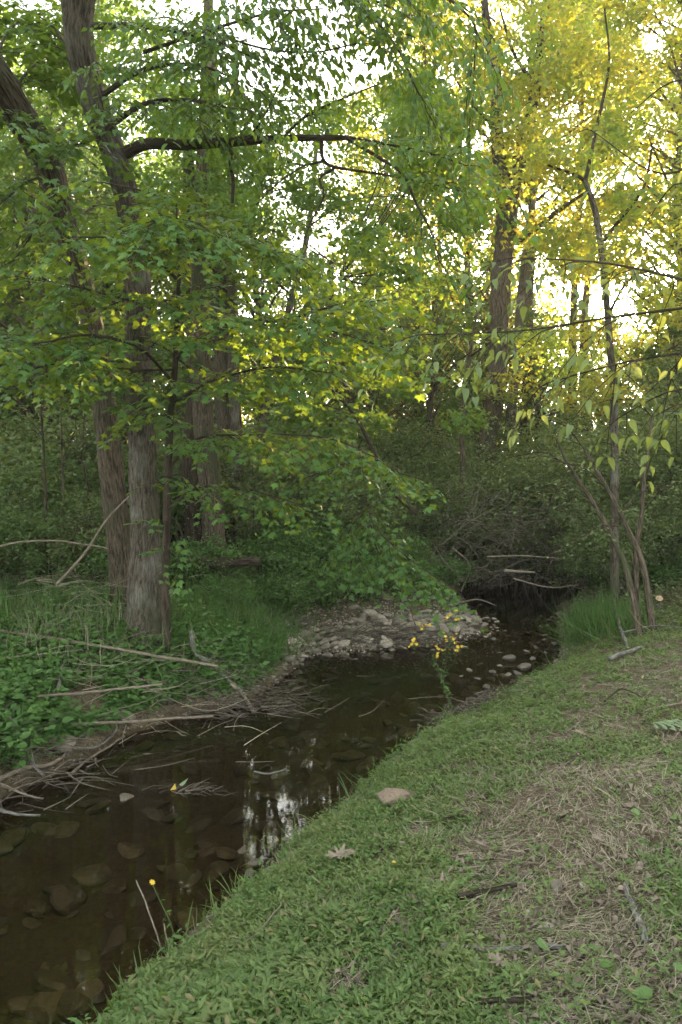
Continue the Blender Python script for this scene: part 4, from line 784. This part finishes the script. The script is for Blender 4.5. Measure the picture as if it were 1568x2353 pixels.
stick('thin dead stem leaning across in front of the dark trunk', [(130,1345,8.4),(200,1265,8.5),(250,1190,8.6),(320,1120,8.8)], 7, 4, free=True, name='cane')
stick('mossy fallen log lying in the weeds behind the sapling', [(425,1290,10.6),(510,1296,10.6),(600,1292,10.6)], 28, 20, 'barkd', 'log', free=True, name='fallen_log', seg=12)
stick('pale dead twig standing at the foot of the leaning saplings', [(1405,1415,.25),(1425,1470,.12),(1440,1500,.03)], 9, 6, 'stickg', forks=[([(1430,1475,.1),(1500,1455,.08),(1560,1455,.06)], 4)])
stick('mossy short log end lying at the top of the near bank on the right', [(1400,1525,.04),(1430,1515,.05),(1475,1498,.05)], 12, 8, 'stickg', name='branch')
stick('long lichen grey stick lying level in the foreground grass', [(1010,2188,.02),(1080,2192,.02),(1180,2192,.02),(1310,2186,.02)], 17, 13, 'stickg')
stick('dark grey stick pointing towards the camera in the right foreground', [(1437,2048,.02),(1452,2090,.02),(1470,2135,.02),(1482,2175,.02)], 15, 17, 'stickg')
stick('dark curved bark piece above the long foreground stick', [(1055,2078,.02),(1110,2065,.02),(1190,2052,.02)], 16, 10, 'barkd')
stick('slim leaning dead stalk in the herb carpet near the water', [(505,2200,.01),(540,2140,.0),(560,2055,.09)], 4, 4)
stick('thin bent twig lying in the herb carpet left of centre', [(545,2205,.03),(600,2165,.05),(650,2115,.06)], 5, 3)
stick('bare reddish twig sticking up at the bottom left shore', [(372,2198,.02),(350,2160,.1),(318,2110,.2)], 5, 4)
stick('second shorter twig sticking up at the bottom left shore', [(390,2200,.02),(375,2170,.1)], 5, 4)
stick('brown stick lying in the bottom right corner under the straw', [(1050,2330,.02),(1130,2322,.02),(1220,2318,.02)], 16, 12, 'barkd')
stick('thin arching dead stem on the dry slope at the right', [(1390,1620,.02),(1430,1605,.06),(1490,1622,.02)], 5, 3, 'barkd')
for u, v, du, dv in ((1300,1690,70,-60),(1480,1640,120,-20),(1350,1900,90,-35),(1200,1880,60,-40),(1500,1800,60,30),(1150,1960,80,-20),(900,2120,60,30),(1400,2250,110,30),(1240,2260,100,50),(1520,2050,60,12)):
    stick('thin dry twig lying loose on the near bank litter', [(u,v,.01),(u+du*.5,v+dv*.45,.02),(u+du,v+dv,.01)], 4, 3, 'stick', group='loose twigs on the near bank', name='twig', seed=u)
# root clumps and flood debris
def debris(label, u, v, wx, wy, n, L, seed, m='twig', h=.12, name='twig_heap', r=.006):
    rg = np.random.default_rng(seed); c = onground(u, v); mb = MB()
    for _ in range(n):
        x, y = c[0]+rg.normal(0, wx), c[1]+rg.normal(0, wy); a = rg.normal(.15, .8); l = L*rg.uniform(.3, 1); z = max(gz(x, y), 0)+rg.uniform(0, h); p = np.array([x, y, z]); q = p+np.array([math.cos(a)*l, math.sin(a)*l, rg.normal(0, .2)*l]); q[2] = max(q[2], .005)
        tube(mb, resample([p, (p+q)/2+rg.normal(0, .06*l, 3), q], .08), r*rg.uniform(.4, 1.2), .0015, 4)
    return tag(mb.build(name, M[m], base=c), label, 'twig heap')
debris('heap of flood washed twigs along the left waterline under the poles', 470, 1640, .5, .14, 150, .4, 801)
debris('matted twigs and roots on the shore around the pale forked branch', 560, 1560, .4, .35, 170, .35, 802)
debris('dark pile of roots and sticks at the water edge of the gravel bar', 880, 1475, .45, .15, 170, .6, 803, h=.2, r=.009)
debris('muddy root clump at the tip of the near bank beside the water', 1075, 1640, .22, .18, 200, .3, 804, h=.14, r=.008)
debris('loose driftwood twigs at the left edge of the picture', 60, 1760, .35, .25, 120, .5, 805, r=.008)
debris('thatch of dead stems under the brambles', 200, 1560, .9, .5, 140, .5, 806, m='straw', h=.25, r=.004)
debris('bleached dead brush on the left bank in front of the trunks', 130, 1400, .6, .4, 260, .6, 807, m='straw', h=.45, r=.004)
debris('debris raft with a twig and dark leaves floating in the left of the pool', 430, 1822, .13, .04, 34, .22, 808, h=.02)

# fallen leaves
def fallen(label, u, v, sz, m='dead', T=T_K, name='dead_leaf', a=None, group=None, z=.03, tilt=.25):
    rg = np.random.default_rng(int(u*7+v)); p = onground(u, v)+UP*z; mb = MB(); a = rg.uniform(0, 6.28) if a is None else a
    V0, F0 = T; V1 = V0.copy(); V1[:, 2] = V1[:, 2]*-1.2+.25*V1[:, 0]**2; leaves(mb, (V1, F0), p[None], np.array([[math.cos(a), math.sin(a), rg.normal(0, tilt)]]), (UP+rg.normal(0, .25, 3))[None], [sz])
    return tag(mb.build(name, M[m], base=p), label, 'leaf', group)
fallen('pale tan lobed oak leaf lying on the green herbs near the centre foreground', 745, 2010, .17, a=.2, z=.10)
fallen('curled brown oak leaf right of the flat rock', 1075, 1885, .15)
fallen('dry leaf on the litter beside the straw patch, curled up', 1290, 1890, .12, a=1.)
fallen('orange tan leaf on the dry slope at the right', 1400, 1752, .07, T=T_O, a=.1)
fallen('small orange leaf on the green edge of the near bank', 645, 2030, .035, 'yleaf', T_O, z=.07)
fallen('round pale yellow leaf on the herbs right of the oak leaf', 905, 2010, .035, 'yleaf', T_O, z=.07)
fallen('pale oval leaf on the litter below the level stick', 1075, 2235, .05, 'pale', T_O)
fallen('orange leaf resting on the debris raft in the pool', 395, 1825, .08, 'yleaf', T_O, z=.03)
fallen('green leaf standing on the debris raft in the pool', 412, 1815, .09, 'pale', T_O, z=.04, tilt=1.5)
for u, v in ((1010,1890),(1120,1960),(1240,1840),(1330,1790),(1450,1870),(1530,1930),(1390,1950),(1170,2240),(1440,2290),(1520,2210),(1100,1990),(1330,2110),(1350,1700)):
    fallen('brown dead leaf lying with others on the near bank', u, v, .085, group='dead leaves on the near bank')
# broad dock leaves, wilted fern-like spray, flowers
for u, v in ((1490,2270),(1500,2310),(1545,2245),(1385,2235),(1360,2200),(1450,2330),(1240,2185),(1540,1905),(1460,1880)):
    fallen('broad fresh green leaf of a low seedling in the right foreground litter', u, v, .075, 'weed', T_O, 'seedling_leaf', group='broad seedling leaves in the right foreground', z=.05)
rt_p = onground(1480,1690); rg = np.random.default_rng(31); mb = MB(); lv = []
for a in np.linspace(-.3, .8, 6):
    d3 = np.array([math.cos(a), math.sin(a)*.6, 0]); 
    for t in np.linspace(.1, 1, 9):
        for sg in (1, -1):
            lv.append((np.array([rt_p+d3*t*.5+UP*(.07-.04*t)]), np.array([d3*.5+np.array([-d3[1], d3[0], -.2])*sg]), UP[None]+rg.normal(0, .2, (1, 3)), np.array([.055])))
mb = emit(lv, T_O)
tag(mb.build('cut_frond', M['pale'], base=rt_p), 'wilted pale green cut spray lying on the dry slope at the right edge', 'plant')
def flowerplant(label, base, stems, seed, fl=.03, heads=8, lsz=.06):
    rg = np.random.default_rng(seed); b = base; rt = root('wildflower', b, label, 'flower'); st, lf, fw = MB(), MB(), MB()
    for s_ in stems:
        Q = resample([b]+[at(*q) for q in s_], .03); tube(st, Q, .005, .002, 5); n = int(len(Q)*.8)
        P = Q[:n][::2]; a = rg.uniform(0, 6.28, len(P)); leaves(lf, T_L, P, np.stack([np.cos(a), np.sin(a), rg.uniform(-.4, .5, len(P))], 1), UP+rg.normal(0, .3, (len(P), 3)), lsz*rg.uniform(.7, 1.5, len(P)))
        for h in range(heads):
            c = Q[-1]+rg.normal(0, .035 if heads > 1 else 0, 3)+UP*.01; tube(st, [Q[-3], c], .002, .001, 3)
            a = np.linspace(0, 6.28, 8, endpoint=False)+rg.random(); t_ = nrm(rg.normal(0, .5, 3)+np.array([0, -.5, 1])); e1 = nrm(np.cross(t_, [1, 0, 0])); e2 = np.cross(t_, e1)
            leaves(fw, T_O, np.repeat(c[None], 8, 0), np.cos(a)[:, None]*e1+np.sin(a)[:, None]*e2+t_*.25, np.repeat(t_[None], 8, 0), np.full(8, fl*.6))
    st.build('stem', M['stem'], rt, b); lf.build('leaves', M['weed'], rt, b); fw.build('flower_heads', M['flower'], rt, b)
b = onground(1035, 1625)
flowerplant('tall spindly wildflower with clusters of yellow blooms standing at the tip of the near bank', b, [[(1010,1540,7.9),(985,1480,7.9),(978,1440,7.9)],[(1020,1560,7.9),(1035,1480,7.8),(1045,1420,7.8)],[(1005,1540,7.9),(960,1500,7.9),(948,1485,7.9)],[(1015,1550,7.9),(1025,1500,7.9),(1035,1465,7.9)],[(1010,1540,7.9),(1000,1520,7.9),(1005,1500,7.9)],[(1020,1560,7.9),(1045,1520,7.8),(1050,1490,7.8)]], 41, fl=.034, heads=9)
b = onground(400, 2185)
flowerplant('single small yellow flower on a thin stem above the bottom left shore', b, [[(395,2130,3.6),(372,2080,3.6),(350,2033,3.6)]], 42, heads=1, fl=.03, lsz=.04)

# ------------------------------------------------------------------ added haze volume, standing in for lens bloom and soft fill
HAZE = .0010
if HAZE:
    mb = MB(); x0, x1, y0, y1, z0, z1 = -125, 125, -65, 125, -2, 24
    mb.add([(x0,y0,z0),(x1,y0,z0),(x1,y1,z0),(x0,y1,z0),(x0,y0,z1),(x1,y0,z1),(x1,y1,z1),(x0,y1,z1)], [np.array([(0,3,2,1),(4,5,6,7),(0,1,5,4),(1,2,6,5),(2,3,7,6),(3,0,4,7)])])
    m, N, L, o = mat('haze'); v = N('VolumePrincipled', i_Density=HAZE, i_Anisotropy=.15); v.inputs['Color'].default_value = (.95, .93, .85, 1); L(v.outputs[0], o.inputs['Volume'])
    tag(mb.build('haze', m, smooth=False), 'thin haze added to soften the wood like a lens veil', 'haze', kind='stuff')
